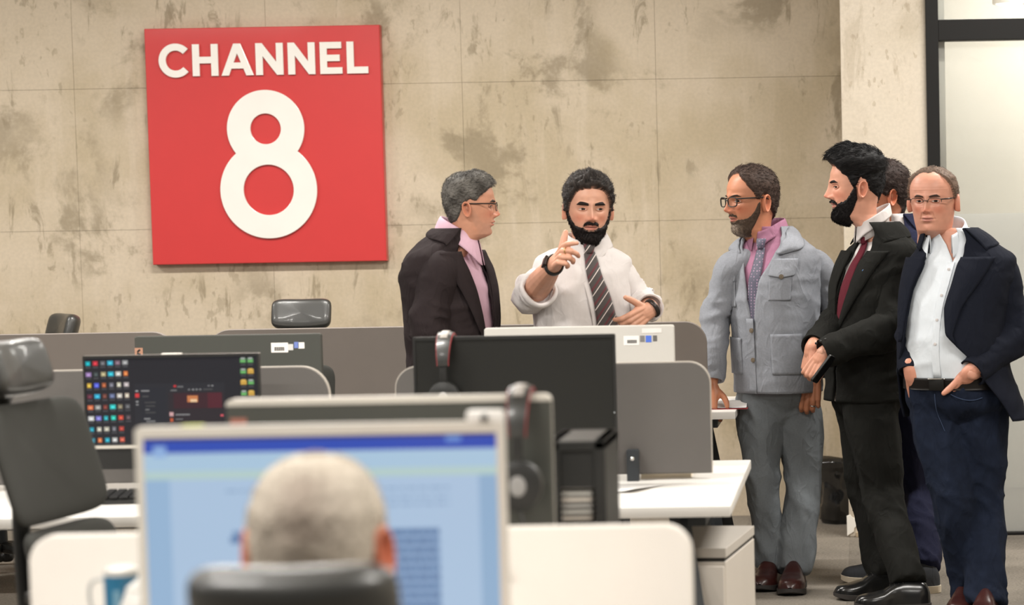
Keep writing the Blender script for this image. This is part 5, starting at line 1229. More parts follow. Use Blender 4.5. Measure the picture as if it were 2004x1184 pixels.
def clothed_low(P, T, t0=0): P.T = T; P.low.grid(T.pt(np.linspace(max(t0, .3), 1, 16)[:, None], np.linspace(0, 360, 24, endpoint=False)[None, :], -.012), wrap=True, cap0=True, cap1=True)
def shirt_body(P, T, m, t0=0.0, t1=1.0, off=0.0, amp=.004, seed=4, name='shirt', scale=6, stretch=(1, 1, 1.2)):
    Q = T.pt(np.linspace(t0, t1, 60)[:, None], np.linspace(0, 360, 90, endpoint=False)[None, :], off); n = gridn(Q, True); k = (sstep(0, .1, np.linspace(0, 1, 60))*sstep(1, .85, np.linspace(0, 1, 60)))[:, None, None]
    Q = Q + (folds(Q, n, amp*1.5, scale, seed, stretch) - Q)*k; b = MB(); b.grid(Q, wrap=True, cap0=True, cap1=True); clothed_low(P, T, t0); return P.part(b, name, m)
def patch(P, T, m, ta, tb, tha, thb, off, name, th=.003, parent=None, rnd=.0, point=0.0):
    n = 16; u = np.linspace(0, 1, n); v = np.linspace(0, 1, n); Q = np.zeros((n, n, 3))
    for i in range(n):
        lo = ta + rnd*(ta-tb)*0; A = tha + (thb-tha)*v; tlow = ta - point*(1 - np.abs(2*v-1)); t = tlow + (tb - tlow)*u[i]; Q[i] = T.pt(t, A, off)
    b = MB(); sgrid(b, Q, th); return P.part(b, name, m, 'full', parent)
def button(P, T, m, t, th, off, r=.0085, parent=None):
    c = T.pt(t, th, off); q = T.pt(t, th, off+.05) - c; q /= np.linalg.norm(q); b = MB(); b.tube([c - q*.002, c + q*.002], [r, r], 3, 16, round0=False, round1=False); b.tube([c + q*.002, c + q*.003], [r*.62, r*.55], 2, 14, round0=False, round1=False); return P.part(b, 'button', m, True, parent)
def face_parts(P, h, brow=(30, 24, 22), **k):
    ek = {q: k.pop(q) for q in ('gx', 'gz', 'squint') if q in k}
    for e in h.eyes(**ek): P.part(e, 'eye', M_eye)
    for e in h.brows(brow, **k): P.part(e, 'eyebrow', M_hair)
def thick_field(h, side, top, front=0.0, zs=(.15, .205)): return side + (top-side)*sstep(zs[0], zs[1], h.Z) + front*np.clip(np.cos(np.radians(h.TH)), 0, 1)**2*sstep(.18, .21, h.Z)

# ---- man in the dark brown suit, seen from behind on the left
P = Person('man in dark brown suit and open pink shirt, turned away to the right', 8.8, W(880, 1200, 8.8), (190, 138, 112))
lv = [((888, 800, 0), 72, .17, .115, .12), ((886, 720, 0), 72, .172, .125, .12), ((884, 640, 0), 72, .178, .132, .125), ((878, 575, 0), 72, .185, .125, .13), ((874, 530, 0), 72, .19, .105, .12), ((873, 502, 0), 74, .188, .078, .095), ((877, 482, 0), 76, .150, .062, .075), ((884, 464, 0), 78, .098, .054, .060), ((890, 446, 0), 80, .066, .056, .056)]
T1 = Torso([(P.p(*c), y, w, f, b) for c, y, w, f, b in lv]); tz = lambda y, x=884: T1.tz(P.p(x, y)[2])
shirt_body(P, T1, M_shirtp, off=.0, amp=.005)
jk = open_jacket(P, T1, M_brownj, [(0, 2, 2), (tz(690), 2, 2), (tz(640), 12, 12), (tz(560), 20, 17), (tz(500), 24, 20), (tz(470), 36, 30), (1, 58, 50)], lapel=(tz(690), tz(492), .075), collar=(tz(480), tz(462), 54), amp=.007, seed=12, off=.016)
P.sleeve('sleeve', M_brownj, P.p(858, 516, -.165), P.p(838, 632, -.20), P.p(872, 748, -.22), r=(.084, .068, .056), amp=.009, seed=3)
P.sleeve('sleeve', M_brownj, P.p(890, 512, .165), P.p(905, 630, .22), P.p(930, 740, .18), r=(.08, .066, .055), seed=5)
P.hand(P.p(876, 758, -.22), (.1, 0, -1), (.2, -1, 0), -1, [(30, 40, 25)]*4, fore=P.p(866, 725, -.22), voxel=.004)
shirt_collar(P, P.p(899, 456), 86, M_shirtp, r=(.066, .061), h=.028, leaf=.054, tip=.040, open_=10, spread=44, dip=.006, flare=.022, tilt=-.52)
h = Head(headM(P.p(919, 463), 101, 2, 0, .925), skin=(193, 140, 114), seed=2, jaw=1.08, neckx=1.12, neckd=1.12, lean=.62, neckz=-.10, stubble=.16, stubcol=(130, 112, 102), wx=1.04, nose=.95)
h.skin_mesh(P.body); face_parts(P, h, (66, 58, 52), thick=.0045)
mk = h.hair_mask([(0, .196), (30, .192), (48, .180), (58, .168), (68, .156), (76, .138), (84, .142), (92, .146), (104, .128), (116, .088), (130, .060), (180, .040)])
fade = sstep(.05, .14, h.Z); gm = np.clip(.45 + .5*vnoise(h.P.reshape(-1, 3)*30, 3).reshape(mk.shape), 0, 1)
P.part(h.shell(mk, thick_field(h, .006, .014, .008)*(.35 + .65*fade), (58, 54, 50), strands=3200, comb=(0, -.5, .1), slen=.014, lift=.8, seed=8, col2=(140, 136, 130), mix2=gm*.6, freq=(260, 200, 200), rough=.003), 'hair', M_hair)
h.glasses(P, M_gun, w=.048, h=.034, lower=True, rim=.0010)
pel = Torso([(P.p(888, y), 72, .165, .11, .12) for y in (850, 760, 700)]); P.legs([P.p(884, 850, -.09), P.p(884, 850, .09)], [P.p(888, 1040, -.1), P.p(888, 1040, .1)], [P.p(880, 1215, -.11), P.p(880, 1215, .11)], m=M_brownj, pel=pel, voxel=.012)
for dy in (-.11, .11):
    q = P.p(868, 1230, dy); P.shoe((q[0], q[1]), (1, -.1), M_blackl, M_rubber)
P.finish()

# ---- the pointing man in white shirt and striped tie
P = Person('bearded man in white shirt and striped tie, pointing towards the camera', 8.85, W(1140, 1200, 8.85), (206, 158, 134))
lv = [((1140, 800, 0), 32, .165, .12, .11), ((1142, 720, 0), 32, .170, .135, .115), ((1143, 640, 0), 30, .178, .145, .12), ((1144, 580, 0), 23, .180, .138, .12), ((1144, 535, 0), 14, .178, .12, .115), ((1146, 510, 0), 10, .170, .092, .10), ((1147, 494, 0), 8, .132, .074, .08), ((1148, 482, 0), 8, .088, .062, .066), ((1149, 470, 0), 8, .066, .058, .06)]
T2 = Torso([(P.p(*c), y, w, f, b) for c, y, w, f, b in lv]); tz = lambda y, x=1144: T2.tz(P.p(x, y)[2])
sh = shirt_body(P, T2, M_shirtw, amp=.013, seed=21, scale=5.5, stretch=(1.5, 1, .8))
patch(P, T2, M_shirtw, tz(780), tz(490), -9, 5, .003, 'placket', .003, sh)
P.sleeve('sleeve', M_shirtw, P.p(1072, 515, 0), P.p(1040, 572, -.10), P.p(1054, 567, -.21), r=(.074, .066, .062), amp=.010, seed=7, scale=12)
c = P.p(1054, 567, -.205); dv = P.p(1086, 517, -.38) - c; dv /= np.linalg.norm(dv); b = MB(); u1_ = np.cross(dv, (0, 0, 1)); u1_ /= np.linalg.norm(u1_); u2_ = np.cross(dv, u1_)
b.tube([c + (u1_*math.cos(q) + u2_*math.sin(q))*.060 + dv*.006*math.sin(3*q) for q in np.linspace(0, 2*math.pi, 37)], [(.014, .009)]*37, 72, 10, up=tuple(dv)); P.part(b, 'rolled_cuff', M_shirtw)
wr = P.p(1086, 516, -.39)
Lh = P.hand(wr, (.36, -.86, .36), (-.80, -.32, .36), -1, [(16, 20, 12), (44, 62, 34), (56, 70, 40), (66, 74, 42)], spread=(2, 1, 0, -1), sc=1.0, thumb_dir=(.95, .25, .05), thumb_bend=-4, fore=P.p(1042, 574, -.13), fr=(.052, .030))
d_ = np.array((.36, -.86, .36)); d_ /= np.linalg.norm(d_); wc_ = wr - d_*.012
n_ = np.array((-.80, -.32, .36)); n_ -= d_*(n_ @ d_); n_ /= np.linalg.norm(n_); x_ = np.cross(d_, n_)
wt = bpy.data.objects.new('wristwatch', None); C.objects.link(wt); wt.parent = P.root; wt['_org'] = P.root['_org']
b = MB(); b.tube([wc_ + (n_*math.cos(q)*.031 + x_*math.sin(q)*.036) for q in np.linspace(0, 2*math.pi, 33)], [(.012, .004)]*33, 64, 8, up=tuple(d_)); P.part(b, 'strap', M_black, True, wt)
b = MB(); b.box((0, 0, 0), (.036, .040, .011), Matrix((tuple(x_), tuple(d_), tuple(n_))).transposed(), ch=.004); b.xform(Matrix.Translation(tuple(wc_ + n_*.034))); P.part(b, 'watch_case', M_gun, True, wt)
b = MB(); b.tube(finger_ring(Lh, .010, .097, 44), .0020, 40, 8); P.part(b, 'ring', M_gold)
P.sleeve('sleeve', M_shirtw, P.p(1216, 522, .02), P.p(1252, 594, .05), P.p(1273, 602, -.10), r=(.078, .062, .050), amp=.010, seed=9, scale=12)
Lh = P.hand(P.p(1274, 605, -.13), (-.62, -.42, -.42), (.34, -.85, -.16), 1, [(24, 40, 20), (44, 56, 30), (54, 60, 34), (62, 64, 36)], sc=.95, spread=(2, 1, 0, -2), thumb_dir=(.85, .5, .05), thumb_bend=4, fore=P.p(1262, 597, -.02), fr=(.036, .027))
b = MB(); q0 = P.p(1277, 603, -.125); dd_ = np.array((-.62, -.42, -.42)); dd_ /= np.linalg.norm(dd_); e1 = np.cross(dd_, (0, 0, 1)); e1 /= np.linalg.norm(e1); e2 = np.cross(dd_, e1)
b.tube([q0 + (e1*math.cos(q) + e2*math.sin(q))*.032 for q in np.linspace(0, 2*math.pi, 33)], [(.009, .004)]*33, 64, 8, up=tuple(dd_)); P.part(b, 'bracelet', M_gun)
shirt_collar(P, P.p(1149, 478), 10, M_shirtw, r=(.067, .066), h=.040, leaf=.044, tip=.034, open_=9, spread=30, dip=.022, flare=.022, tilt=-.1)
tie(P, T2, M_tie2, tz(700), tz(492), 9, 4, w0=.096, w1=.036, off=.010)
h = Head(headM(P.p(1150, 471), 14, 4, 2, 1.0), skin=(206, 156, 132), seed=5, wx=.98, jaw=.96, neckx=1.1, nose=1.05, lips=(190, 122, 108))
h.skin_mesh(P.body); face_parts(P, h, (34, 27, 25), thick=.0062, arch=.0035, gx=.003, x1=.052)
mk = h.hair_mask([(0, .194), (22, .193), (40, .184), (52, .162), (64, .138), (74, .112), (82, .104), (90, .128), (104, .128), (116, .085), (180, .025)])
curl = .006*vnoise(h.P.reshape(-1, 3)*70, 31).reshape(mk.shape)
P.part(h.shell(mk, thick_field(h, .012, .018, .006, (.13, .19)) + curl*sstep(.3, .9, mk), (46, 40, 37), strands=3600, comb=(0, .7, .1), slen=.015, lift=.22, seed=14, rough=.006, freq=(150, 150, 110), colvar=.5), 'hair', M_hair)
mb_ = h.beard_mask(); P.part(h.shell(mb_, .007 + .012*sstep(.04, 0, h.Z)*sstep(60, 20, np.abs(h.TH)), (26, 21, 20), strands=2600, comb=(0, -.3, -1), slen=.010, lift=.5, seed=16, rough=.002, freq=(260, 260, 120)), 'beard', M_hair)
pel = Torso([(P.p(1142, y), 24, .165, .12, .115) for y in (850, 760, 700)]); P.legs([P.p(1100, 850), P.p(1185, 850)], [P.p(1095, 1030), P.p(1188, 1030)], [P.p(1095, 1210), P.p(1188, 1210)], m=M_blackj, pel=pel, voxel=.012)
for x in (1095, 1188):
    q = P.p(x, 1225, .06); P.shoe((q[0], q[1]), (.2, -1), M_blackl, M_rubber)
P.finish()

# ---- the man in the grey safari suit
P = Person('bespectacled man in pale grey safari jacket and grey trousers, looking left', 9.9, W(1530, 1150, 9.9), (176, 120, 90))
lv = [((1524, 765, 0), -34, .170, .138, .126), ((1523, 735, 0), -34, .169, .136, .125), ((1520, 680, 0), -34, .168, .136, .124), ((1517, 610, 0), -34, .170, .138, .125), ((1514, 550, 0), -34, .180, .130, .125), ((1512, 512, 0), -32, .190, .104, .115), ((1511, 490, 0), -32, .180, .084, .10), ((1510, 474, 0), -34, .138, .070, .082), ((1508, 460, 0), -38, .096, .060, .066), ((1504, 443, 0), -42, .068, .058, .060)]
T3 = Torso([(P.p(*c), y, w, f, b) for c, y, w, f, b in lv]); tz = lambda y, x=1515: T3.tz(P.p(x, y)[2])
shirt_body(P, T3, M_shirtm, off=-.002, amp=.003, seed=31)
jk = open_jacket(P, T3, M_greyj, [(0, 0, 0), (tz(648), 0, 0), (tz(600), 4, 6), (tz(540), 11, 12), (tz(490), 24, 22), (tz(466), 44, 40), (1, 80, 76)], collar=None, amp=.0042, seed=17, off=.016, th=.008, name='safari_jacket', fold_scale=6)
patch(P, T3, M_greyj, tz(766), 1*tz(620), -9, 1.5, .021, 'button_placket', .004, jk)
# wide collar leaves
for sg in (1, -1):
    a_ = 24 if sg > 0 else 21
    leaf_collar(P, T3, M_greyj, [(0, sg*a_, tz(494)), (.16, sg*(a_+16), tz(472)), (.34, sg*(a_+52), tz(452)), (.5, sg*104, 1), (1, sg*180, 1)], [(0, sg*(a_+6), tz(499)), (.02, sg*(a_+8), tz(498)), (.22, sg*(a_+30), tz(489)), (.5, sg*112, tz(466)), (1, sg*180, tz(456))], off=.024, parent=jk)
for (ya, yb, ta, tb_, nm, pt_) in ((545, 505, 21, 52, 'pocket_flap', .012), (556, 520, -50, -24, 'pocket_flap', .012)):
    fp = patch(P, T3, M_greyj, tz(ya-8), tz(yb), ta, tb_, .029, nm, .005, jk, point=pt_); button(P, T3, M_btn, tz(ya-6), (ta+tb_)/2, .030, .0095, fp)
for (ya, yb, ta, tb_) in ((585, 536, 23, 50), (598, 548, -48, -26), (728, 650, 24, 66), (728, 658, -62, -20)): patch(P, T3, M_greyj, tz(ya), tz(yb), ta, tb_, .0225, 'patch_pocket', .004, jk)
for y in (643, 700): button(P, T3, M_btn, tz(y), -1, .024, .0095, jk)
P.sleeve('sleeve', M_greyj, P.p(1604, 506, .03), P.p(1632, 612, .05), P.p(1601, 728, -.07), r=(.080, .066, .056), amp=.008, seed=11)
P.sleeve('sleeve', M_greyj, P.p(1424, 508, -.01), P.p(1401, 618, -.01), P.p(1394, 745, -.10), r=(.076, .060, .050), amp=.009, seed=13)
Lh = P.hand(P.p(1592, 736, -.10), (-.14, -.12, -1), (-.05, -1, .12), 1, [(18, 44, 28), (22, 46, 30), (26, 46, 32), (30, 48, 34)], spread=(3, 1, -1, -4), sc=1.06, thumb_dir=(.55, .75, -.45), thumb_bend=14, fore=P.p(1601, 712, -.07), fr=(.032, .028))
b = MB(); b.tube(finger_ring(Lh, -.0105, .093, 26, .0124), .0026, 40, 8); P.part(b, 'ring', M_chrome)
P.hand(P.p(1392, 752, -.11), (-.1, -.2, -.9), (-.5, -.8, 0), -1, [(20, 30, 20)]*4, fore=P.p(1393, 730, -.1), voxel=.004)
shirt_collar(P, P.p(1503, 452), -44, M_shirtm, r=(.067, .064), h=.040, leaf=.046, tip=.028, open_=8, spread=26, dip=.030, flare=.016, tilt=-.18)
tie(P, T3, M_tie3, tz(650), tz(484), 0, 2, w0=.085, w1=.034, off=.008)
h = Head(headM(P.p(1475, 454), -57, 3, 0, 1.09), skin=(188, 128, 98), seed=9, neckx=1.12, stubble=.25, stubcol=(110, 94, 82), nose=1.1, lips=(160, 92, 82), wx=.98)
h.skin_mesh(P.body, ears=1.08); face_parts(P, h, (52, 40, 34), thick=.0035)
mk = h.hair_mask([(0, .219), (18, .218), (36, .207), (50, .188), (60, .168), (70, .150), (77, .124), (84, .122), (92, .142), (104, .132), (116, .082), (180, .030)])
P.part(h.shell(mk, thick_field(h, .009, .012), (64, 51, 45), strands=3000, comb=(.2, .8, -.2), slen=.018, lift=.3, seed=24, freq=(200, 200, 120)), 'hair', M_hair)
mb_ = h.beard_mask(soft=.012); gm = sstep(.06, .0, h.Z)*sstep(50, 10, np.abs(h.TH)); P.part(h.shell(mb_*.9, .0035 + .0045*sstep(.04, 0, h.Z), (76, 62, 52), strands=1800, comb=(0, -.2, -1), slen=.007, lift=.7, seed=26, rough=.0015, freq=(300, 300, 160), col2=(158, 144, 130), mix2=gm*.85), 'beard', M_hair)
h.glasses(P, M_black, w=.050, h=.034, rim=.0020, round_=3.2)
hl = [WZ(1517, 1139, 0), WZ(1558, 1146, 0)]
pel = Torso([(P.p(1522, y), -30, .150, .112, .115) for y in (822, 780, 730)])
P.legs([P.p(1488, 800), P.p(1560, 800, .03)], [P.p(1489, 940, -.05), P.p(1574, 945, .02)], [np.array(W(1511, 1106, hl[0].y-.06)), np.array(W(1553, 1118, hl[1].y-.06))], rk=[(.090, .066, .052), (.093, .070, .060)], m=M_greyt, pel=pel, amp=.010, seed=5, flare=.006)
for i, (a, t_) in enumerate((((1517, 1139), (1487, 1161)), ((1558, 1146), (1546, 1169)))):
    a_ = WZ(*a, 0); e_ = WZ(*t_, 0); P.shoe((a_.x, a_.y), (e_.x-a_.x, e_.y-a_.y), M_brownl, M_rubber, w=.055, h=.09, sole=.024)
P.finish()

# ---- the man in the black suit, in profile
P = Person('black-bearded man in black suit with burgundy tie, in profile facing left', 9.6, W(1740, 1180, 9.4), (196, 144, 120))
lv = [((1694, 782, 0), -58, .172, .130, .125), ((1698, 720, 0), -58, .172, .130, .125), ((1704, 640, 0), -58, .180, .134, .13), ((1712, 565, 0), -58, .190, .128, .13), ((1720, 520, 0), -58, .198, .108, .12), ((1725, 494, 0), -58, .190, .086, .10), ((1727, 474, 0), -60, .148, .070, .084), ((1726, 456, 0), -64, .100, .060, .070), ((1718, 434, 0), -70, .068, .060, .062)]
T4 = Torso([(P.p(*c), y, w, f, b) for c, y, w, f, b in lv]); tz = lambda y, x=1710: T4.tz(P.p(x, y)[2])
shirt_body(P, T4, M_shirtw, off=-.002, amp=.003, seed=41)
jk = open_jacket(P, T4, M_blackj, [(0, 4, 4), (tz(650), 0, 0), (tz(620), 4, 6), (tz(560), 13, 15), (tz(510), 13, 15), (tz(474), 22, 22), (1, 46, 42)], lapel=(tz(648), tz(490), .078), collar=(tz(478), tz(462), 44), amp=.006, seed=19, off=.016)
patch(P, T4, M_blackj, tz(545), tz(535), 22, 42, .0195, 'breast_pocket', .004, jk)
b = MB(); q = T4.pt(tz(534), 27, .022); b.tube([q + np.array((0, 0, -.01)), q + np.array((-.004, -.004, .012)), q + np.array((.004, -.006, .018)), q + np.array((.008, -.005, .008))], .004, 16, 8); P.part(b, 'pocket_pen', mat('blue_plastic', (70, 110, 160), .4), True, jk)
P.sleeve('sleeve', M_blackj, P.p(1754, 512, -.12), P.p(1745, 640, -.19), P.p(1610, 692, -.29), r=(.086, .070, .056), amp=.009, seed=15)
P.sleeve('sleeve', M_blackj, P.p(1682, 512, .13), P.p(1640, 628, .02), P.p(1592, 680, -.20), r=(.082, .066, .054), amp=.008, seed=17)
bt = [P.p(1597, 672, -.372), P.p(1606, 668, -.376), P.p(1615, 664, -.380)]
for q in bt: b = MB(); b.ball(q + np.array((0, .005, 0)), (.005, .003, .005)); P.part(b, 'cuff_button', M_black)
P.hand(P.p(1610, 694, -.295), (-.50, -.05, -.75), (-.50, -.82, .28), 1, [(72, 88, 55), (76, 90, 55), (78, 90, 55), (80, 90, 55)], spread=(2, 0, -1, -3), sc=.98, thumb_dir=(.5, .8, -.4), thumb_bend=12, fore=P.p(1632, 684, -.28), fr=(.030, .027))
P.hand(P.p(1588, 680, -.22), (-.25, -.15, -1), (-.85, -.45, .1), -1, [(40, 70, 40), (44, 72, 40), (46, 74, 40), (50, 74, 40)], spread=(3, 1, -1, -4), sc=.94, thumb_dir=(.6, .7, -.3), fore=P.p(1600, 668, -.19), fr=(.030, .027))
shirt_collar(P, P.p(1708, 434), -72, M_shirtw, r=(.068, .064), h=.034, leaf=.046, tip=.020, open_=8, spread=26, dip=.006, flare=.008, tilt=-.55)
tie(P, T4, M_tie4, tz(650), tz(474), 0, 0, w0=.085, w1=.036, off=.012)
h = Head(headM(P.p(1680, 427), -84, 3, 0, 1.07), skin=(208, 152, 128), seed=13, neckx=1.12, neckd=1.12, lean=.62, neckz=-.10, nose=1.12, smile=.8, lips=(186, 116, 108), wx=.98)
h.skin_mesh(P.body, ears=1.05); face_parts(P, h, (26, 22, 22), thick=.0045)
mk = h.hair_mask([(0, .200), (30, .196), (46, .182), (56, .166), (66, .156), (74, .128), (80, .106), (88, .128), (96, .150), (106, .140), (116, .096), (180, .050)])
tf = thick_field(h, .006, .032, .012, (.155, .205))*(.3 + .7*sstep(.06, .13, h.Z))
P.part(h.shell(mk, tf, (22, 21, 22), strands=4200, comb=lambda p: np.array((.15, .9 if p[2] < .22 else -.5, .1)), slen=.018, lift=.25, seed=34, rough=.005, freq=(240, 60, 160), colvar=.4), 'hair', M_hair)
mb_ = h.beard_mask(zc=((0, .072), (16, .072), (25, .069), (34, .056), (45, .060), (60, .070), (71, .088), (79, .112), (86, .118), (90, 0))); P.part(h.shell(mb_, .006 + .010*sstep(.045, 0, h.Z)*sstep(70, 20, np.abs(h.TH)), (22, 19, 19), strands=2600, comb=(0, -.3, -1), slen=.009, lift=.5, seed=36, rough=.002, freq=(280, 280, 140)), 'beard', M_hair)
fa, ff = WZ(1772, 1166, 0), WZ(1820, 1189, 0)
pel = Torso([(P.p(1697, y), -58, .150, .115, .125) for y in (845, 790, 740)])
P.legs([P.p(1690, 815, .08), P.p(1706, 815, -.08)], [P.p(1700, 965, .08), P.p(1728, 965, -.10)], [np.array(W(1734, 1126, fa.y)), np.array(W(1776, 1142, ff.y))], rk=[(.100, .074, .058), (.104, .078, .062)], m=M_blackj, pel=pel, amp=.009, seed=8, flare=.006)
P.shoe((fa.x, fa.y), (-1, -.28), M_blackl, M_rubber, lace=True, w=.05, h=.08); P.shoe((ff.x, ff.y), (-1, -.12), M_blackl, M_rubber, lace=True, w=.05, h=.08, z0=0)
P.finish()
ph = thing('phone', tuple(P.p(1611, 722, -.345)), 'black phone in a case held by the man in the black suit', 'phone')
b = MB(); b.prism(rrect(-.034, -.062, .034, .062, .009), -.0045, .0045, ch=.0015); PM = Matrix.Rotation(R(38), 4, 'Y') @ Matrix.Rotation(R(70), 4, 'Z'); b.xform(PM); b.build('case', M_black, ph)
b = MB(); b.prism(rrect(-.032, -.060, .032, .060, .008), -.0052, -.0046, ch=.0002); b.xform(PM); b.build('screen_glass', mat('phone_glass', (16, 16, 18), .08), ph)
b = MB(); b.tube([Matrix(PM) @ Vector(q) for q in ((.0365, 0, -.06), (.0365, 0, .06))], .0012, 4, 6); b.build('metal_edge', M_chrome, ph)

# ---- the man with hands in his jeans pockets
P = Person('bespectacled man in navy blazer and jeans, hands in pockets, at right edge', 9.15, W(1900, 1190, 9.3), (204, 148, 126))
lv = [((1880, 818, 0), -24, .205, .135, .14), ((1872, 770, 0), -24, .198, .146, .135), ((1868, 735, 0), -24, .190, .156, .13), ((1866, 670, 0), -24, .186, .166, .126), ((1870, 600, 0), -24, .188, .152, .128), ((1878, 540, 0), -22, .190, .124, .122), ((1882, 508, 0), -22, .184, .098, .108), ((1879, 488, 0), -22, .150, .080, .09), ((1872, 468, 0), -20, .106, .068, .074), ((1860, 446, 0), -18, .074, .066, .064)]
T5 = Torso([(P.p(*c), y, w, f, b) for c, y, w, f, b in lv]); tz = lambda y, x=1870: T5.tz(P.p(x, y)[2])
clothed_low(P, T5, tz(738))
sh = open_jacket(P, T5, M_shirtb, [(0, 0, 0), (tz(512), 0, 0), (tz(478), 9, 11), (1, 30, 30)], t0=tz(738), off=-.002, th=.003, amp=.003, seed=51, name='shirt', fold_scale=6)
patch(P, T5, M_shirtb, tz(736), tz(512), -6, 3, .002, 'placket', .003, sh)
for y in (526, 575, 622, 668): button(P, T5, M_shirtw, tz(y), -1.5, .003, .0055, sh)
def flare(S, tt, TH):
    k = (sstep(tz(690), tz(800), tt)[:, None])*np.exp(-((TH-75)/55)**2); a = R(-24); S = S.copy(); S[:, :, 0] += .035*k*math.cos(a); S[:, :, 1] += -.03*k; return S
jk = open_jacket(P, T5, M_navyj, [(0, 62, 84), (tz(770), 52, 76), (tz(740), 46, 64), (tz(705), 40, 50), (tz(675), 24, 42), (tz(650), 12, 38), (tz(600), 8, 36), (tz(560), 9, 36), (tz(515), 10, 30), (tz(480), 20, 34), (1, 42, 52)], lapel=(tz(665), tz(502), .082), collar=(tz(490), tz(474), 44), amp=.0035, seed=23, off=.023, extra=flare)
P.sleeve('sleeve', M_navyj, P.p(1812, 514, .07), P.p(1786, 632, .06), P.p(1784, 728, -.05), r=(.072, .062, .052), amp=.009, seed=19)
P.sleeve('sleeve', M_navyj, P.p(1962, 512, -.03), P.p(1986, 650, -.03), P.p(1902, 730, -.18), r=(.084, .072, .058), amp=.010, seed=21)
P.hand(P.p(1785, 736, -.065), (.26, .30, -.90), (-.45, -.88, -.2), -1, [(6, 10, 8)]*4, spread=(2, 0, -1, -2), sc=.98, thumb_dir=(.62, .75, .1), thumb_bend=-4, fore=P.p(1782, 712, -.06), fr=(.030, .027))
P.hand(P.p(1896, 731, -.175), (-.30, .50, -.80), (.25, -.85, -.45), 1, [(8, 10, 8)]*4, spread=(2, 0, -1, -2), sc=1.0, thumb_dir=(.55, .85, .20), thumb_bend=-6, fore=P.p(1914, 716, -.18), fr=(.031, .028))
shirt_collar(P, P.p(1850, 458), -19, M_shirtb, r=(.072, .068), h=.034, leaf=.046, tip=.030, open_=34, spread=26, dip=.014, flare=.016, tilt=-.46)
h = Head(headM(P.p(1828, 453), -17, 4, 0, 1.0), skin=(200, 144, 122), seed=17, wx=1.09, jaw=1.06, neckx=1.08, neckd=1.1, lean=.5, neckz=-.10, nose=1.05, lips=(186, 124, 112), fold=1.0, cheek=1.3)
h.skin_mesh(P.body, ears=1.05); face_parts(P, h, (62, 48, 42), thick=.0040, gx=.001, squint=.85)
mk = h.hair_mask([(0, .222), (26, .224), (40, .218), (54, .200), (66, .178), (75, .146), (83, .120), (92, .138), (104, .130), (116, .085), (180, .045)])
P.part(h.shell(mk, thick_field(h, .010, .006, 0, (.19, .22)), (100, 82, 70), strands=2200, comb=(.3, .7, .1), slen=.013, lift=.3, seed=44, freq=(220, 220, 120)), 'hair', M_hair)
h.glasses(P, M_gun, w=.050, h=.030, rim=.0013, lower=False, round_=3.0, tint=glass_mat('blue_coated_lens', (.86, .86, .97)))
# belt and jeans
Q = T5.pt(np.linspace(tz(758), tz(735), 6)[:, None], np.linspace(0, 360, 72, endpoint=False)[None, :], .004); b = MB(); sgrid(b, Q, .004, wrap=True); bl = P.part(b, 'belt', mat('belt_leather', (26, 23, 22), .4, spec=.2))
c = T5.pt(tz(746), -2, .012); b = MB(); b.box((0, 0, 0), (.060, .008, .046), Matrix.Rotation(R(-24), 4, 'Z'), ch=.003); b.xform(Matrix.Translation(tuple(c))); P.part(b, 'buckle', mat('buckle_dark', (28, 27, 26), .3, .4), True, bl)
b = MB(); b.tube([c + np.array((-.03, -.002, .021)), c + np.array((.028, -.012, .021))], .0025, 4, 8); P.part(b, 'buckle_bar', M_chrome, True, bl)
pel = Torso([(P.p(1874, 838), -24, .170, .115, .13), (P.p(1872, 795), -24, .186, .136, .134), (P.p(1868, 748), -24, .188, .150, .128)])
fa, ff = WZ(1900, 1190, 0), WZ(1934, 1206, 0)
jn = P.legs([P.p(1836, 825, .0), P.p(1916, 830, .0)], [P.p(1868, 985, -.06), P.p(1926, 985, .02)], [np.array(W(1900, 1168, fa.y-.04)), np.array(W(1930, 1184, ff.y-.04))], rk=[(.098, .076, .066), (.104, .082, .070)], m=M_jeans, pel=pel, amp=.010, seed=9, flare=.004, name='jeans')
b = MB(); b.tube(snap(jn, P, [P.p(1827, 766), P.p(1828, 780), P.p(1830, 794), P.p(1835, 810), P.p(1842, 826), P.p(1847, 838)]), .0012, 20, 6); P.part(b, 'fly_seam', M_seam, True, jn)
b = MB(); b.tube(snap(jn, P, [P.p(1858, 766), P.p(1872, 772), P.p(1888, 776), P.p(1904, 776), P.p(1918, 772)]), .0016, 20, 6); P.part(b, 'pocket_seam', M_seam, True, jn)
for (a, t_) in (((1900, 1190), (1878, 1210)), ((1934, 1206), (1922, 1228))):
    a_ = WZ(*a, 0); e_ = WZ(*t_, 0); P.shoe((a_.x, a_.y), (e_.x-a_.x, e_.y-a_.y), M_brownl, M_rubber, w=.054, h=.09)
P.finish()

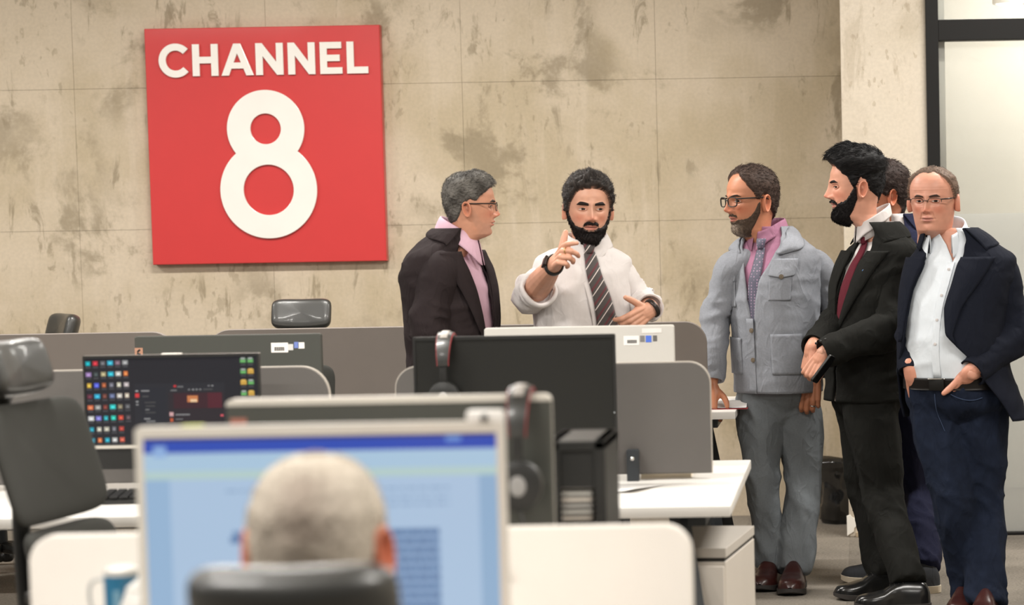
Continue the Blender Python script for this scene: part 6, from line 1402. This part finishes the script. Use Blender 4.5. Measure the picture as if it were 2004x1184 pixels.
# ---- the man in navy, mostly hidden behind the black suit
P = Person('man in navy suit and charcoal slip-on shoes, mostly hidden behind the black suit', 10.03, W(1790, 1150, 10.03), (170, 112, 86))
lv = [((1775, 800, 0), -55, .17, .125, .12), ((1775, 720, 0), -55, .172, .13, .12), ((1774, 640, 0), -55, .18, .132, .125), ((1770, 560, 0), -55, .19, .125, .125), ((1768, 505, 0), -55, .195, .1, .11), ((1766, 476, 0), -55, .18, .08, .095), ((1764, 456, 0), -58, .13, .066, .078), ((1760, 436, 0), -62, .085, .058, .064), ((1754, 418, 0), -66, .066, .058, .06)]
T6 = Torso([(P.p(*c), y, w, f, b) for c, y, w, f, b in lv]); tz = lambda y, x=1770: T6.tz(P.p(x, y)[2])
shirt_body(P, T6, M_shirtw, off=-.004, amp=.002, seed=61)
open_jacket(P, T6, M_navy2, [(0, 3, 3), (tz(640), 0, 0), (tz(560), 14, 14), (tz(490), 26, 26), (tz(450), 50, 46), (1, 86, 82)], lapel=(tz(640), tz(470), .075), collar=(tz(458), tz(440), 84), seed=29, off=.016)
P.sleeve('sleeve', M_navy2, P.p(1802, 500, -.1), P.p(1806, 630, -.1), P.p(1790, 745, -.14), r=(.08, .066, .055), seed=23)
P.sleeve('sleeve', M_navy2, P.p(1732, 500, .14), P.p(1722, 630, .16), P.p(1712, 745, .1), r=(.08, .066, .055), seed=25)
for q in ((1788, 752, -.14), (1711, 752, .1)): P.hand(P.p(*q), (-.1, -.1, -1), (-.4, -.9, 0), 1 if q[2] < 0 else -1, [(25, 35, 25)]*4, fore=P.p(q[0]+1, q[1]-30, q[2]), voxel=.004)
h = Head(headM(P.p(1727, 440), -72, 0, 0, 1.06), skin=(182, 118, 90), seed=23, neckx=1.1)
h.skin_mesh(P.body, ears=1.1); face_parts(P, h, (40, 32, 30))
mk = h.hair_mask([(0, .198), (30, .194), (48, .180), (58, .160), (68, .150), (76, .120), (84, .112), (92, .132), (104, .130), (116, .085), (180, .035)])
P.part(h.shell(mk, thick_field(h, .012, .018), (50, 40, 37), strands=2600, comb=(0, .6, -.3), slen=.016, lift=.4, seed=54, rough=.004, freq=(180, 180, 120)), 'hair', M_hair)
fa, ff = WZ(1790, 1138, 0), WZ(1838, 1158, 0)
pel = Torso([(P.p(1772, y), -55, .155, .115, .12) for y in (845, 790, 740)])
P.legs([P.p(1765, 815, .08), P.p(1778, 815, -.08)], [P.p(1775, 960, .09), P.p(1795, 965, -.06)], [np.array(W(1776, 1106, fa.y)), np.array(W(1808, 1116, ff.y))], rk=[(.098, .072, .056), (.1, .074, .060)], m=M_navy2, pel=pel, seed=12, flare=.004)
P.shoe((fa.x, fa.y), (-1, -.06), M_canvas, M_whites, w=.05, h=.085, sole=.028, name='slip_on_shoe', L=.30); P.shoe((ff.x, ff.y), (-1, -.22), M_canvas, M_whites, w=.052, h=.085, sole=.030, name='slip_on_shoe', L=.30)
P.finish()

# ---- the seated man in the foreground, seen from behind
YS_ = 3.38
P = Person('grey-haired seated man seen from behind before the foreground monitor', YS_, W(600, 1180, YS_), (204, 138, 112))
hc = P.p(601, 900); cz = hc[2]; cx_ = hc[0]
def s7(x, y, z): return np.array((cx_ + x, YS_ + y, z))
T7 = Torso([(s7(0, -.02, .46), 180, .17, .13, .12), (s7(0, -.03, .56), 180, .175, .14, .12), (s7(0, -.03, .70), 180, .185, .13, .12), (s7(0, -.02, .82), 180, .195, .115, .115), (s7(0, -.01, .875), 180, .185, .085, .1), (s7(0, 0, .905), 180, .14, .07, .085), (s7(0, .01, .93), 180, .09, .06, .066), (s7(0, .02, .955), 180, .066, .056, .06)])
shirt_body(P, T7, M_shirtw, seed=71)
shirt_collar(P, s7(0, .02, .94), 180, M_shirtw, r=(.068, .066), h=.035, leaf=.042, open_=12)
for sx in (-1, 1):
    P.sleeve('sleeve', M_shirtw, s7(.19*sx, 0, .86), s7(.25*sx, .12, .68), s7(.17*sx, .34, .80), r=(.078, .06, .048), seed=31+sx)
    P.hand(s7(.165*sx, .36, .797), (-.15*sx, 1, -.12), (0, .0, 1), -sx, [(14, 20, 12)]*4, fore=s7(.17*sx, .31, .80), voxel=.004)
h = Head(headM(s7(0, .045, cz - .2385*1.03), 180, 2, 0, 1.03), skin=(206, 138, 110), seed=29, wx=1.07, neckx=1.15)
h.skin_mesh(P.body, ears=1.3); face_parts(P, h, (150, 144, 138))
mk = h.hair_mask([(0, .205), (30, .2), (48, .185), (58, .165), (68, .15), (76, .125), (84, .122), (92, .135), (104, .125), (116, .085), (180, .01)])
BT = 180 - np.abs(h.TH); thin = np.exp(-((BT)/34)**2)*sstep(.10, .14, h.Z)*sstep(.235, .2, h.Z)*.55; dark = np.exp(-(BT/55)**2)*sstep(.105, .06, h.Z)
mx = np.clip(thin + dark, 0, 1); c2 = np.where(dark[..., None] > thin[..., None], np.array(lin((92, 78, 70))), np.array(lin((158, 116, 98))))
sb_ = h.shell(mk, thick_field(h, .007, .006)*(1 - .4*thin), (196, 186, 172), strands=4200, comb=(0, .3, -1), slen=.011, lift=.7, seed=64, rough=.002, freq=(260, 260, 200), colvar=.18, col2=(104, 82, 72), mix2=np.clip(dark*1.1 + .95*thin, 0, 1))
P.part(sb_, 'hair', M_hair)
pel = Torso([(s7(0, .0, .42), 180, .17, .13, .13), (s7(0, -.01, .50), 180, .17, .14, .12), (s7(0, -.02, .56), 180, .17, .13, .12)])
P.legs([s7(-.09, .12, .52), s7(.09, .12, .52)], [s7(-.11, .46, .53), s7(.11, .46, .53)], [s7(-.11, .48, .10), s7(.11, .48, .10)], m=M_blackj, pel=pel, voxel=.014)
for sx in (-1, 1): P.shoe((cx_ + .11*sx, YS_ + .43), (0, 1), M_blackl, M_rubber)
P.finish()
